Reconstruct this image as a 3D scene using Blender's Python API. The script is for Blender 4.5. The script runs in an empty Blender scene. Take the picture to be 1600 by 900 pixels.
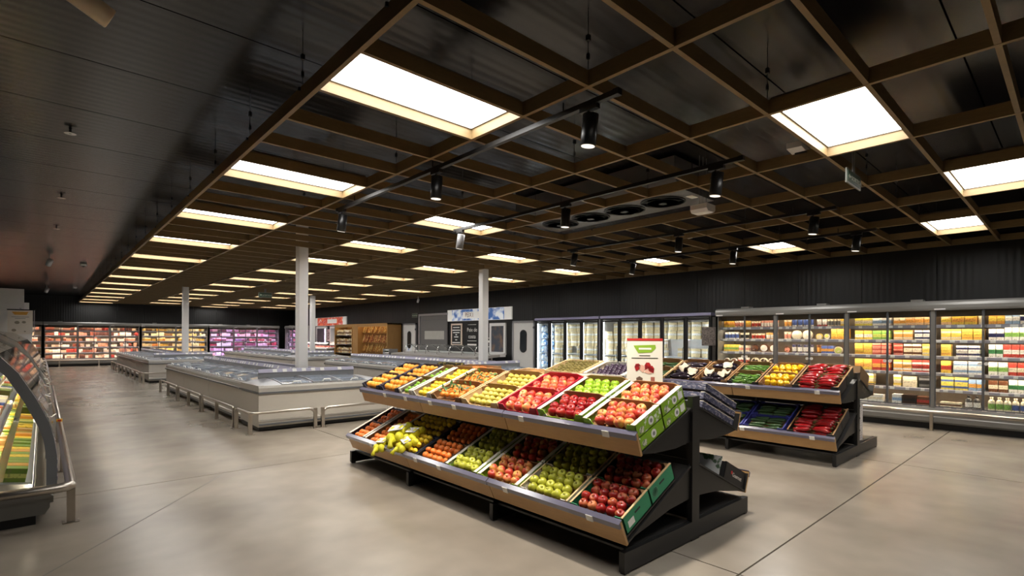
import bpy, math, random
from mathutils import Vector, Matrix, Euler
random.seed(11)
scene = bpy.context.scene
col = scene.collection
PI = math.pi

# ------------------------------------------------------------------ camera, world, exposure
TH, ROLL, CAM_Z = 0.7365, 0.005, 1.43
cam_data = bpy.data.cameras.new('camera')
cam = bpy.data.objects.new('camera', cam_data)
col.objects.link(cam)
fwd = Vector((math.sin(TH), math.cos(TH), 0)); rgt = Vector((math.cos(TH), -math.sin(TH), 0)); upv = Vector((0, 0, 1))
r2 = rgt * math.cos(ROLL) + upv * math.sin(ROLL)
u2 = upv * math.cos(ROLL) - rgt * math.sin(ROLL)
cm = Matrix.Identity(4)
for i in range(3):
    cm[i][0], cm[i][1], cm[i][2] = r2[i], u2[i], -fwd[i]
cm[2][3] = CAM_Z
cam.matrix_world = cm
cam_data.sensor_width = 36
cam_data.lens = 810 / 1600 * 36
cam_data.shift_y = 77.6 / 1600
cam_data.clip_start = 0.05
scene.camera = cam
world = bpy.data.worlds.new('world'); scene.world = world
world.use_nodes = True
world.node_tree.nodes['Background'].inputs[0].default_value = (0.5, 0.5, 0.55, 1)
world.node_tree.nodes['Background'].inputs[1].default_value = 0.02
scene.view_settings.view_transform = 'Standard'
scene.view_settings.look = 'None'
scene.view_settings.gamma = 1
scene.view_settings.use_curve_mapping = False
scene.view_settings.exposure = 0.0
PANEL_W = 14.0        # ceiling panel radiance
SPOT_W = 195.0        # track spot power
LED_W = 50.0          # cabinet led strips

# ------------------------------------------------------------------ materials
MATS = {}
def lin(c):
    return tuple(((v / 255) / 12.92 if v / 255 <= .04045 else ((v / 255 + .055) / 1.055) ** 2.4) for v in c[:3])
def base_mat(name):
    m = bpy.data.materials.new(name); m.use_nodes = True
    nt = m.node_tree
    return m, nt, nt.nodes['Principled BSDF']
def M(name, rgb, rough=.5, metal=0., var=.08, scale=6., bump=0., spec=.5, coat=0., stretch=None, rnd=0.):
    """plain procedural material: colour with noise variation, roughness, optional fine bump; rgb is sRGB 0-255"""
    if name in MATS: return MATS[name]
    m, nt, b = base_mat(name)
    c = lin(rgb)
    tc = nt.nodes.new('ShaderNodeTexCoord')
    src = tc.outputs['Object']
    if stretch:
        mp = nt.nodes.new('ShaderNodeMapping'); mp.inputs['Scale'].default_value = stretch
        nt.links.new(src, mp.inputs[0]); src = mp.outputs[0]
    n = nt.nodes.new('ShaderNodeTexNoise'); n.inputs['Scale'].default_value = scale; n.inputs['Detail'].default_value = 4
    nt.links.new(src, n.inputs['Vector'])
    mx = nt.nodes.new('ShaderNodeMix'); mx.data_type = 'RGBA'
    mx.inputs[6].default_value = (*[v * (1 - var) for v in c], 1)
    mx.inputs[7].default_value = (*[min(1, v * (1 + var)) for v in c], 1)
    nt.links.new(n.outputs['Fac'], mx.inputs[0])
    out = mx.outputs[2]
    if rnd:
        oi = nt.nodes.new('ShaderNodeObjectInfo'); hs = nt.nodes.new('ShaderNodeHueSaturation')
        mr = nt.nodes.new('ShaderNodeMapRange'); mr.inputs[3].default_value = 1 - rnd; mr.inputs[4].default_value = 1 + rnd
        nt.links.new(oi.outputs['Random'], mr.inputs[0]); nt.links.new(mr.outputs[0], hs.inputs['Value'])
        nt.links.new(out, hs.inputs['Color']); out = hs.outputs[0]
    nt.links.new(out, b.inputs['Base Color'])
    b.inputs['Roughness'].default_value = rough; b.inputs['Metallic'].default_value = metal
    b.inputs['Specular IOR Level'].default_value = spec
    if coat: b.inputs['Coat Weight'].default_value = coat; b.inputs['Coat Roughness'].default_value = .15
    if bump:
        bp = nt.nodes.new('ShaderNodeBump'); bp.inputs['Strength'].default_value = bump; bp.inputs['Distance'].default_value = .01
        nt.links.new(n.outputs['Fac'], bp.inputs['Height']); nt.links.new(bp.outputs[0], b.inputs['Normal'])
    MATS[name] = m
    return m
def MIX(name, a, bcol, scale=5., lo=.4, hi=.6, rough=.35, rnd=.5, stretch=None, coat=0., detail=3, third=None, glow=0.):
    """two-tone procedural skin or print: noise threshold shifted per object"""
    if name in MATS: return MATS[name]
    m, nt, b = base_mat(name)
    tc = nt.nodes.new('ShaderNodeTexCoord'); mp = nt.nodes.new('ShaderNodeMapping')
    oi = nt.nodes.new('ShaderNodeObjectInfo')
    mp.inputs['Scale'].default_value = stretch or (1, 1, 1)
    nt.links.new(tc.outputs['Object'], mp.inputs[0])
    ad = nt.nodes.new('ShaderNodeVectorMath'); ad.operation = 'MULTIPLY_ADD'
    nt.links.new(oi.outputs['Random'], ad.inputs[0]); ad.inputs[1].default_value = (3, 7, 5)
    nt.links.new(mp.outputs[0], ad.inputs[2])
    n = nt.nodes.new('ShaderNodeTexNoise'); n.inputs['Scale'].default_value = scale; n.inputs['Detail'].default_value = detail
    nt.links.new(ad.outputs[0], n.inputs['Vector'])
    r = nt.nodes.new('ShaderNodeValToRGB')
    r.color_ramp.elements[0].position = lo; r.color_ramp.elements[1].position = hi
    r.color_ramp.elements[0].color = (*lin(a), 1); r.color_ramp.elements[1].color = (*lin(bcol), 1)
    if third:
        e = r.color_ramp.elements.new(min(.98, hi + .12)); e.color = (*lin(third), 1)
    sh = nt.nodes.new('ShaderNodeMath'); sh.operation = 'MULTIPLY_ADD'
    nt.links.new(oi.outputs['Random'], sh.inputs[0]); sh.inputs[1].default_value = .25 * rnd
    s2 = nt.nodes.new('ShaderNodeMath'); s2.operation = 'SUBTRACT'; s2.inputs[1].default_value = .125 * rnd
    nt.links.new(n.outputs['Fac'], s2.inputs[0]); nt.links.new(s2.outputs[0], sh.inputs[2])
    nt.links.new(sh.outputs[0], r.inputs[0])
    nt.links.new(r.outputs[0], b.inputs['Base Color'])
    b.inputs['Roughness'].default_value = rough
    if coat: b.inputs['Coat Weight'].default_value = coat
    if glow:
        nt.links.new(r.outputs[0], b.inputs['Emission Color']); b.inputs['Emission Strength'].default_value = glow
    MATS[name] = m
    return m
def BAND(c1, c2, lo=.3, hi=.62, rough=.4):
    """printed pack: body colour c1, a printed band c2 between lo and hi of its height, small darker print"""
    name = 'pack_%02x%02x%02x_%02x%02x%02x_%d' % (*c1, *c2, int(lo * 100))
    if name in MATS: return MATS[name]
    m, nt, b = base_mat(name)
    tc = nt.nodes.new('ShaderNodeTexCoord'); sp = nt.nodes.new('ShaderNodeSeparateXYZ')
    nt.links.new(tc.outputs['Generated'], sp.inputs[0])
    r = nt.nodes.new('ShaderNodeValToRGB'); r.color_ramp.interpolation = 'CONSTANT'
    r.color_ramp.elements[0].color = (*lin(c1), 1)
    r.color_ramp.elements[1].position = lo; r.color_ramp.elements[1].color = (*lin(c2), 1)
    e = r.color_ramp.elements.new(hi); e.color = (*lin(c1), 1)
    nt.links.new(sp.outputs[2], r.inputs[0])
    v = nt.nodes.new('ShaderNodeTexNoise'); v.inputs['Scale'].default_value = 5.5; v.inputs['Detail'].default_value = 2
    nt.links.new(tc.outputs['Generated'], v.inputs['Vector'])
    th = nt.nodes.new('ShaderNodeMath'); th.operation = 'GREATER_THAN'; th.inputs[1].default_value = .58
    nt.links.new(v.outputs['Fac'], th.inputs[0])
    mu = nt.nodes.new('ShaderNodeMath'); mu.operation = 'MULTIPLY'; mu.inputs[1].default_value = .55
    nt.links.new(th.outputs[0], mu.inputs[0])
    mx = nt.nodes.new('ShaderNodeMix'); mx.data_type = 'RGBA'
    mx.inputs[7].default_value = (*[x * .35 for x in lin(c2)], 1)
    nt.links.new(mu.outputs[0], mx.inputs[0]); nt.links.new(r.outputs[0], mx.inputs[6])
    nt.links.new(mx.outputs[2], b.inputs['Base Color'])
    b.inputs['Roughness'].default_value = rough
    MATS[name] = m
    return m
def EMIT(name, rgb, s):
    if name in MATS: return MATS[name]
    m = bpy.data.materials.new(name); m.use_nodes = True; nt = m.node_tree
    nt.nodes.remove(nt.nodes['Principled BSDF'])
    e = nt.nodes.new('ShaderNodeEmission'); e.inputs[0].default_value = (*rgb, 1); e.inputs[1].default_value = s
    nt.links.new(e.outputs[0], nt.nodes['Material Output'].inputs[0])
    MATS[name] = m
    return m
def GLASS(name, tint=(.96, .98, .98), refl=1.0, frost=0.):
    if name in MATS: return MATS[name]
    m = bpy.data.materials.new(name); m.use_nodes = True; nt = m.node_tree
    nt.nodes.remove(nt.nodes['Principled BSDF'])
    t = nt.nodes.new('ShaderNodeBsdfTransparent'); t.inputs[0].default_value = (*tint, 1)
    g = nt.nodes.new('ShaderNodeBsdfGlossy'); g.inputs['Roughness'].default_value = .03
    lw = nt.nodes.new('ShaderNodeLayerWeight'); lw.inputs[0].default_value = .5
    pw = nt.nodes.new('ShaderNodeMath'); pw.operation = 'POWER'; pw.inputs[1].default_value = 5
    nt.links.new(lw.outputs['Facing'], pw.inputs[0])
    mu = nt.nodes.new('ShaderNodeMath'); mu.operation = 'MULTIPLY_ADD'; mu.inputs[1].default_value = .9; mu.inputs[2].default_value = .035 * refl
    nt.links.new(pw.outputs[0], mu.inputs[0])
    mx = nt.nodes.new('ShaderNodeMixShader')
    nt.links.new(mu.outputs[0], mx.inputs[0]); nt.links.new(t.outputs[0], mx.inputs[1]); nt.links.new(g.outputs[0], mx.inputs[2])
    out = mx
    if frost:
        df = nt.nodes.new('ShaderNodeBsdfDiffuse'); df.inputs[0].default_value = (.62, .68, .78, 1)
        out = nt.nodes.new('ShaderNodeMixShader'); out.inputs[0].default_value = frost
        nt.links.new(mx.outputs[0], out.inputs[1]); nt.links.new(df.outputs[0], out.inputs[2])
    nt.links.new(out.outputs[0], nt.nodes['Material Output'].inputs[0])
    MATS[name] = m
    return m
def floor_mat():
    m, nt, b = base_mat('polished_concrete')
    geo = nt.nodes.new('ShaderNodeNewGeometry')
    a = nt.nodes.new('ShaderNodeTexNoise'); a.inputs['Scale'].default_value = .8; a.inputs['Detail'].default_value = 3; a.inputs['Roughness'].default_value = .6
    d = nt.nodes.new('ShaderNodeTexNoise'); d.inputs['Scale'].default_value = 4; d.inputs['Detail'].default_value = 2; d.inputs['Roughness'].default_value = .7
    for n in (a, d): nt.links.new(geo.outputs['Position'], n.inputs['Vector'])
    ra = nt.nodes.new('ShaderNodeValToRGB')
    ra.color_ramp.elements[0].position = .3; ra.color_ramp.elements[1].position = .7
    ra.color_ramp.elements[0].color = (*lin((126, 117, 106)), 1); ra.color_ramp.elements[1].color = (*lin((160, 150, 137)), 1)
    nt.links.new(a.outputs['Fac'], ra.inputs[0])
    mx = nt.nodes.new('ShaderNodeMix'); mx.data_type = 'RGBA'; mx.blend_type = 'MULTIPLY'; mx.inputs[0].default_value = .35
    rd = nt.nodes.new('ShaderNodeValToRGB'); rd.color_ramp.elements[0].position = .1; rd.color_ramp.elements[1].position = .75
    rd.color_ramp.elements[0].color = (.74, .73, .72, 1)
    nt.links.new(d.outputs['Fac'], rd.inputs[0])
    nt.links.new(ra.outputs[0], mx.inputs[6]); nt.links.new(rd.outputs[0], mx.inputs[7])
    nt.links.new(mx.outputs[2], b.inputs['Base Color'])
    mr = nt.nodes.new('ShaderNodeMapRange'); mr.inputs[3].default_value = .2; mr.inputs[4].default_value = .3
    nt.links.new(a.outputs['Fac'], mr.inputs[0]); nt.links.new(mr.outputs[0], b.inputs['Roughness'])
    return m
def ribbed_mat(name, rgb, axis, period, rough, strength=.6):
    """sheet-metal cladding with fine ribs across one axis (bump only)"""
    m, nt, b = base_mat(name)
    geo = nt.nodes.new('ShaderNodeNewGeometry'); w = nt.nodes.new('ShaderNodeTexWave')
    w.wave_type = 'BANDS'; w.bands_direction = axis; w.wave_profile = 'SIN'; w.inputs['Scale'].default_value = 2 * PI / 20 / period * 1.0
    w.inputs['Distortion'].default_value = 0
    nt.links.new(geo.outputs['Position'], w.inputs['Vector'])
    n = nt.nodes.new('ShaderNodeTexNoise'); n.inputs['Scale'].default_value = .7
    nt.links.new(geo.outputs['Position'], n.inputs['Vector'])
    r = nt.nodes.new('ShaderNodeMix'); r.data_type = 'RGBA'; c = lin(rgb)
    r.inputs[6].default_value = (*[v * .85 for v in c], 1); r.inputs[7].default_value = (*[v * 1.15 for v in c], 1)
    nt.links.new(n.outputs['Fac'], r.inputs[0]); nt.links.new(r.outputs[2], b.inputs['Base Color'])
    bp = nt.nodes.new('ShaderNodeBump'); bp.inputs['Strength'].default_value = strength; bp.inputs['Distance'].default_value = .006
    nt.links.new(w.outputs['Fac'], bp.inputs['Height']); nt.links.new(bp.outputs[0], b.inputs['Normal'])
    b.inputs['Roughness'].default_value = rough
    return m

FLOOR = floor_mat()
CEIL = ribbed_mat('dark_ceiling_sheet', (22, 22, 25), 'Y', .1, .24, .16)
WALLB = ribbed_mat('black_wall_sheet', (10, 10, 11), 'Y', .09, .5, .4)
WALLB2 = ribbed_mat('black_end_wall_sheet', (9, 9, 10), 'X', .09, .5, .4)
WOODB = M('beam_wood', (126, 104, 68), .55, var=.22, scale=5, stretch=(3, 3, 14))
WOODF = M('fascia_wood', (182, 142, 92), .45, var=.16, scale=4, stretch=(1, 2, 18))
WOODC = M('cabinet_wood', (156, 116, 64), .5, var=.18, scale=4, stretch=(6, 2, 1))
CRATEW = M('poplar_crate', (222, 190, 140), .6, var=.12, scale=5, stretch=(8, 1, 8))
KRAFT = M('kraft_card', (150, 112, 72), .7, var=.1)
BLACKM = M('black_metal', (18, 17, 17), .45, .0, var=.15)
DARKM = M('dark_shelf_metal', (32, 30, 29), .5, var=.1)
WHITEP = M('white_paint', (226, 224, 222), .45, var=.03)
FREEZW = M('freezer_enamel', (178, 172, 163), .4, var=.03)
GREYP = M('grey_plastic', (128, 128, 130), .4, var=.05)
DGREY = M('dark_grey_trim', (84, 86, 90), .4, var=.05)
CABG = M('cabinet_grey', (128, 126, 122), .4, .2, var=.05)
STEEL = M('brushed_steel', (190, 182, 172), .28, 1., var=.08, scale=30)
ALU = M('aluminium', (176, 176, 180), .35, .8, var=.05)
CHROME = M('chrome', (220, 220, 220), .12, 1.)
RAILP = M('lilac_price_rail', (100, 97, 116), .18, var=.06, coat=.6)
LILAC = M('lilac_plastic', (136, 132, 160), .3, var=.05)
PAPER = M('white_paper', (236, 234, 228), .6, var=.02)
INK = M('dark_print', (40, 38, 38), .6)
RED = M('red_print', (190, 40, 36), .5)
GREENP = M('green_print', (140, 178, 50), .5)
GLASSM = GLASS('clear_glass')
LIDG = GLASS('lid_glass', (.90, .94, .97), 1.6, .13)
PANEL = EMIT('light_panel', (1.0, .975, .93), PANEL_W)
LEDW = EMIT('led_warm', (1.0, .80, .58), LED_W)
LEDP = EMIT('led_pink', (1.0, .76, .60), LED_W * 1.4)
LEDV = EMIT('led_violet', (.88, .66, 1.0), LED_W * 1.1)
LEDC = EMIT('led_cool', (.9, .96, 1.0), 26)
LEDF = EMIT('led_freezer', (.88, .94, 1.0), 5)
LEDB = EMIT('led_bread', (1.0, .78, .5), 17)
LEDD = EMIT('led_deli', (1.0, .86, .64), 34)
BULB = EMIT('spot_lens', (1.0, .88, .72), 1.6)

# ------------------------------------------------------------------ mesh helpers
class MB:
    def __init__(self): self.v, self.f, self.m = [], [], []
    def add(self, vs, fs, mi=0, mat=None):
        o = len(self.v)
        self.v += [tuple(mat @ Vector(p)) for p in vs] if mat else [tuple(p) for p in vs]
        self.f += [tuple(i + o for i in f) for f in fs]; self.m += [mi] * len(fs)
        return self
    def box(self, x0, x1, y0, y1, z0, z1, mi=0, mat=None):
        vs = [(x, y, z) for z in (z0, z1) for y in (y0, y1) for x in (x0, x1)]
        return self.add(vs, [(0, 2, 3, 1), (4, 5, 7, 6), (0, 1, 5, 4), (2, 6, 7, 3), (0, 4, 6, 2), (1, 3, 7, 5)], mi, mat)
    def prism(self, poly, a0, a1, axis='y', mi=0, mat=None):
        """poly of (p,q): axis y -> (x,z); axis x -> (y,z); axis z -> (x,y)"""
        n = len(poly)
        def P(p, a): return (p[0], a, p[1]) if axis == 'y' else ((a, p[0], p[1]) if axis == 'x' else (p[0], p[1], a))
        vs = [P(p, a0) for p in poly] + [P(p, a1) for p in poly]
        fs = [tuple(range(n)), tuple(range(2 * n - 1, n - 1, -1))] + [(i, i + n, (i + 1) % n + n, (i + 1) % n) for i in range(n)]
        return self.add(vs, fs, mi, mat)
    def sheet(self, prof, a0, a1, t, axis='y', mi=0):
        """open profile of (p,q) thickened by t, extruded along the axis"""
        off = []
        for i, p in enumerate(prof):
            a = prof[max(0, i - 1)]; b = prof[min(len(prof) - 1, i + 1)]
            d = math.hypot(b[0] - a[0], b[1] - a[1]) or 1
            off.append((p[0] - (b[1] - a[1]) / d * t, p[1] + (b[0] - a[0]) / d * t))
        for i in range(len(prof) - 1):
            self.prism([prof[i], prof[i + 1], off[i + 1], off[i]], a0, a1, axis, mi)
        return self
    def tube(self, path, r, n=8, mi=0, mat=None, rad=None):
        path = [Vector(p) for p in path]; rings = []
        up = None
        for i, p in enumerate(path):
            d = (path[min(i + 1, len(path) - 1)] - path[max(i - 1, 0)]).normalized()
            if up is None:
                up = Vector((0, 0, 1)) if abs(d.z) < .9 else Vector((1, 0, 0))
            a = d.cross(up).normalized(); b = a.cross(d).normalized(); up = b
            rr = rad[i] if rad else r
            rings.append([p + (a * math.cos(2 * PI * k / n) + b * math.sin(2 * PI * k / n)) * rr for k in range(n)])
        vs = [q for g in rings for q in g]; fs = []
        for i in range(len(rings) - 1):
            for k in range(n):
                fs.append((i * n + k, i * n + (k + 1) % n, (i + 1) * n + (k + 1) % n, (i + 1) * n + k))
        fs += [tuple(range(n - 1, -1, -1)), tuple(range((len(rings) - 1) * n, len(rings) * n))]
        return self.add(vs, fs, mi, mat)
    def lathe(self, prof, n=12, mi=0, mat=None, lobes=0, depth=0.):
        vs = []
        for r, z in prof:
            for k in range(n):
                a = 2 * PI * k / n; q = r * (1 + depth * math.cos(lobes * a)) if lobes else r
                vs.append((q * math.cos(a), q * math.sin(a), z))
        fs = []
        for i in range(len(prof) - 1):
            for k in range(n): fs.append((i * n + k, i * n + (k + 1) % n, (i + 1) * n + (k + 1) % n, (i + 1) * n + k))
        fs += [tuple(range(n - 1, -1, -1)), tuple(range((len(prof) - 1) * n, len(prof) * n))]
        return self.add(vs, fs, mi, mat)
    def mesh(self, name, mats, smooth=False):
        me = bpy.data.meshes.new(name); me.from_pydata(self.v, [], self.f)
        for m in (mats if isinstance(mats, (list, tuple)) else [mats]): me.materials.append(m)
        if len(me.materials) > 1: me.polygons.foreach_set('material_index', self.m)
        if smooth: me.polygons.foreach_set('use_smooth', [True] * len(me.polygons))
        me.update()
        return me
    def build(self, name, mats, parent=None, mw=None, smooth=False):
        return link(name, self.mesh(name, mats, smooth), parent, mw)
def link(name, data, parent=None, mw=None):
    o = bpy.data.objects.new(name, data); col.objects.link(o)
    if parent is not None: o.parent = parent
    if mw is not None: o.matrix_local = mw
    return o
def T(o, label, cat, group=None, kind=None):
    o['label'] = label; o['category'] = cat
    if group: o['group'] = group
    if kind: o['kind'] = kind
    return o
def thing(name, label, cat, loc=(0, 0, 0), rz=0., group=None):
    o = bpy.data.objects.new(name, None); col.objects.link(o)
    o.matrix_world = Matrix.Translation(loc) @ Matrix.Rotation(rz, 4, 'Z')
    return T(o, label, cat, group)
def struct(o, label=None):
    o['kind'] = 'structure'
    if label: o['label'] = label
    return o
def box(name, m, parent, *b): return MB().box(*b).build(name, m, parent)
def Tr(x, y, z): return Matrix.Translation((x, y, z))
def Rz(a): return Matrix.Rotation(a, 4, 'Z')
def Rx(a): return Matrix.Rotation(a, 4, 'X')
def Ry(a): return Matrix.Rotation(a, 4, 'Y')
def text(body, size, mw, m, parent, name='lettering', align='LEFT'):
    cu = bpy.data.curves.new(name, 'FONT'); cu.body = body; cu.size = size; cu.extrude = .001; cu.align_x = align
    tmp = bpy.data.objects.new('tmp', cu); col.objects.link(tmp)
    bpy.context.view_layer.update()
    me = bpy.data.meshes.new_from_object(tmp.evaluated_get(bpy.context.evaluated_depsgraph_get()))
    bpy.data.objects.remove(tmp); me.materials.clear(); me.materials.append(m)
    return link(name, me, parent, mw)
ORD = ['first', 'second', 'third', 'fourth', 'fifth', 'sixth', 'seventh', 'eighth', 'ninth', 'tenth', 'eleventh', 'twelfth', 'thirteenth', 'fourteenth', 'fifteenth', 'sixteenth', 'seventeenth', 'eighteenth', 'nineteenth', 'twentieth', 'twenty-first', 'twenty-second', 'twenty-third', 'twenty-fourth', 'twenty-fifth', 'twenty-sixth', 'twenty-seventh', 'twenty-eighth', 'twenty-ninth', 'thirtieth']

# ------------------------------------------------------------------ room shell
XL, XR, YN, YF = -6.0, 11.4, -6.0, 32.5
ZC0, ZC1 = 3.56, 3.30     # ceiling underside at near and far end
fl = MB().box(XL, XR, YN, YF, -.25, -.012).build('floor', M('joint_fill', (98, 92, 84), .8))
struct(fl, 'polished grey concrete floor with saw-cut joints')
xs = [XL, -1.02, 3.14, 7.30, XR]; ys = [YN, -3.25, 1.40, 6.05, 10.7, 15.35, 20.0, 24.65, 29.3, YF]
for i in range(4):
    for j in range(9):
        g = .006
        MB().box(xs[i] + g, xs[i + 1] - g, ys[j] + g, ys[j + 1] - g, -.05, 0).build('floor_slab', FLOOR, fl)
MB().prism([(-.3, 3.745), (1.43, 6.04), (1.438, 6.034), (-.292, 3.739)], .0, .0006, 'z').build('floor_cut', M('joint_fill', (98, 92, 84)), fl)
def zc(y): return ZC0 + (ZC1 - ZC0) * (y - YN) / (YF - YN)
ce = MB().box(XL, XR, YN, YF, 3.7, 3.75).build('ceiling', BLACKM)
struct(ce, 'dark ribbed sheet-metal ceiling')
y = YN
while y < YF - .01:
    y1 = min(y + 1.1, YF)
    MB().prism([(y + .006, zc(y)), (y1 - .006, zc(y1)), (y1 - .006, zc(y1) + .08), (y + .006, zc(y) + .08)], XL, XR, 'x').build('ceiling_panel', CEIL, ce)
    y = y1
def wall(name, label, m, *b):
    return struct(MB().box(*b).build(name, m), label)
wr = wall('wall_right', 'black ribbed wall behind the right-hand cabinets', M('wall_core', (20, 20, 20)), XR + .04, XR + .2, YN, YF, 0, 3.7)
for k in range(35):
    y0 = YN + k * 1.1
    MB().box(XR, XR + .04, y0 + .004, min(y0 + 1.096, YF), 0, 3.7).build('wall_panel', WALLB, wr)
wf = wall('wall_back', 'black wall above the far refrigerated cabinets', M('wall_core', (20, 20, 20)), XL, XR, YF + .04, YF + .2, 0, 3.7)
for k in range(16):
    x0 = XL + k * 1.1
    if x0 < XR: MB().box(x0 + .004, min(x0 + 1.096, XR), YF, YF + .04, 0, 3.7).build('wall_panel', WALLB2, wf)
wall('wall_left', 'grey wall along the left side', M('left_wall', (46, 45, 45), .6), XL - .15, XL, YN, YF, 0, 3.7)
wall('wall_front', 'grey wall behind the viewer', M('left_wall', (46, 45, 45), .6), XL, XR, YN - .15, YN, 0, 3.7)

# ------------------------------------------------------------------ wooden ceiling grid
X1, DX, Y0, DY, ZG, BH, BT = 1.30, 1.25, 1.511, .5984, 3.013, .10, .03
def LX(i): return X1 + DX * (i - 1)
def JY(j): return Y0 + DY * j
J0, J1 = -5, 51
grid = thing('ceiling_grid', 'suspended grid of brown wooden beams under the dark ceiling', 'ceiling grid', (X1, JY(J0), ZG))
gi = Tr(-X1, -JY(J0), -ZG)
for i in range(1, 10):
    MB().box(LX(i) - BT / 2, LX(i) + BT / 2, JY(J0), JY(J1), ZG, ZG + BH).build('long_beam', WOODB, grid, gi)
for j in range(J0, J1 + 1):
    spans = [(1, 9)] if j not in (3, 4, 5, 6) else [(1, 4), (5, 9)]
    for a, b in spans:
        MB().box(LX(a) + BT / 2, LX(b) - BT / 2, JY(j) - BT / 2, JY(j) + BT / 2, ZG + .002, ZG + BH - .002).build('cross_beam', WOODB, grid, gi)
wire = None
for i in (1, 2, 3, 4, 5, 6, 7, 8, 9):
    for j in range(-3, 50, 2 if i < 3 else 3):
        if j > 20 and i > 1: continue
        yy = JY(j) + (.25 if i == 1 else .0)
        if wire is None:
            mb = MB().tube([(0, 0, BH - .01), (0, 0, .55)], .003, 5)
            mb.box(-.012, .012, -.012, .012, .33, .37).box(-.008, .008, -.008, .008, .2, .24).box(-.03, .03, -.006, .006, BH - .012, BH + .012)
            wire = mb.mesh('hanger_wire', BLACKM)
        s = (zc(yy) - ZG) / .55
        o = link('hanger_wire', wire, grid, gi @ Tr(LX(i), yy, ZG) @ Matrix.Diagonal((1, 1, s, 1)))
# light panels in the grid
rows = {1: list(range(-1, 52, 4)), 3: [-4, 0] + list(range(8, 52, 4)), 5: [-5, -1] + list(range(11, 52, 4)), 7: list(range(-4, 52, 4))}
rown = {1: 'leftmost', 3: 'second', 5: 'third', 7: 'rightmost'}
pm = fm = None
for i, js in rows.items():
    for n, j in enumerate(js):
        if j - 1 < J0: continue
        xa, xb, ya, yb = LX(i) + BT / 2, LX(i + 1) - BT / 2, JY(j - 1) + BT / 2, JY(j) - BT / 2
        t = thing('ceiling_light', f'{ORD[n]} light panel from the near end, {rown[i]} row of the ceiling grid', 'ceiling light', ((xa + xb) / 2, (ya + yb) / 2, ZG), 0, 'light panels in the wooden ceiling grid')
        hx, hy = (xb - xa) / 2, (yb - ya) / 2
        if pm is None:
            pm = MB().box(-hx + .012, hx - .012, -hy + .012, hy - .012, .082, .09).mesh('diffuser', PANEL)
            fb = MB().box(-hx, hx, -hy, hy, .09, .125)
            for a in ((-hx, -hx + .012, -hy, hy), (hx - .012, hx, -hy, hy), (-hx, hx, -hy, -hy + .012), (-hx, hx, hy - .012, hy)): fb.box(*a, .076, .09)
            fm = fb.mesh('housing', M('light_housing', (120, 112, 100), .5))
        link('diffuser', pm, t); link('housing', fm, t)
# tracks and spots
tracks = [(2.64, 'front of the fruit stand'), (4.38, 'back of the fruit stand'), (6.82, 'front of the vegetable stand'), (8.55, 'back of the vegetable stand')]
sp_l = bpy.data.lights.new('spot_beam', 'SPOT'); sp_l.energy = SPOT_W; sp_l.color = (1, .92, .79); sp_l.spot_size = math.radians(95); sp_l.spot_blend = .5; sp_l.shadow_soft_size = .05
hd = MB().lathe([(.05, -.1), (.052, -.098), (.052, .1), (.03, .105), (0.001, .106)], 16).mesh('lamp_head', M('spot_black', (22, 22, 23), .35), True)
ln = MB().lathe([(.001, -.104), (.044, -.104), (.044, -.1005), (.001, -.1005)], 16).mesh('lens', BULB)
for ti, (tx, tn) in enumerate(tracks):
    t = thing('light_track', f'black ceiling track over the {tn}', 'light track', (tx, 4.0, 2.94), 0, 'lighting tracks under the grid')
    MB().box(-.018, .018, -2.03, 2.03, 0, .035).build('rail', BLACKM, t)
    MB().box(-.022, .022, -2.07, -2.03, -.002, .037).box(-.022, .022, 2.03, 2.07, -.002, .037).build('end_cap', BLACKM, t)
    for hy in (-1.6, 0, 1.6):
        MB().tube([(0, hy, .035), (0, hy, .1)], .006, 6).build('suspension', BLACKM, t)
    for k, (sy, pos) in enumerate(((2.17, 'near end'), (3.94, 'middle'), (5.93, 'far end'))):
        pitch = (.12, .08, .25)[k]; white = (ti == 1 and k == 2)
        s = thing('track_spotlight', f"{'grey' if white else 'black'} cylinder spotlight, {pos} of the track over the {tn}", 'spotlight', (tx, sy, 2.94), 0, 'spotlights on the ceiling tracks')
        MB().box(-.02, .02, -.07, .07, -.03, 0).build('adapter', BLACKM, s)
        MB().tube([(0, 0, -.03), (.0, .03, -.05), (.0, .05, -.1)], .009, 6).build('arm', BLACKM, s)
        mw = Tr(0, 0, -.155) @ Rx(pitch)
        h = link('lamp_head', hd if not white else hd, s, mw)
        if white:
            h.data = hd.copy(); h.data.materials.clear(); h.data.materials.append(GREYP)
        link('lens', ln, s, mw)
        lo = bpy.data.objects.new('spot_beam', sp_l); col.objects.link(lo); lo.parent = s
        lo.matrix_local = mw @ Tr(0, 0, -.12)

# ------------------------------------------------------------------ white columns
for cx, cy, nm in ((3.45, 9.42, 'rising from the near left freezer island'), (3.5, 19.9, 'rising from the far left freezer island'), (7.68, 9.47, 'rising from the near right freezer island, before the fish sign'), (7.85, 20.3, 'rising from the far right freezer island')):
    c = thing('column', 'white square steel column ' + nm, 'column', (cx, cy, 0), 0, 'white columns')
    w = .085
    mb = MB().prism([(-w, -w + .01), (-w + .01, -w), (w - .01, -w), (w, -w + .01), (w, w - .01), (w - .01, w), (-w + .01, w), (-w, w - .01)], 0, zc(cy), 'z')
    mb.build('shaft', WHITEP, c)
    MB().box(-w - .03, w + .03, -w - .03, w + .03, 0, .02).build('base_plate', WHITEP, c)

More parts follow.
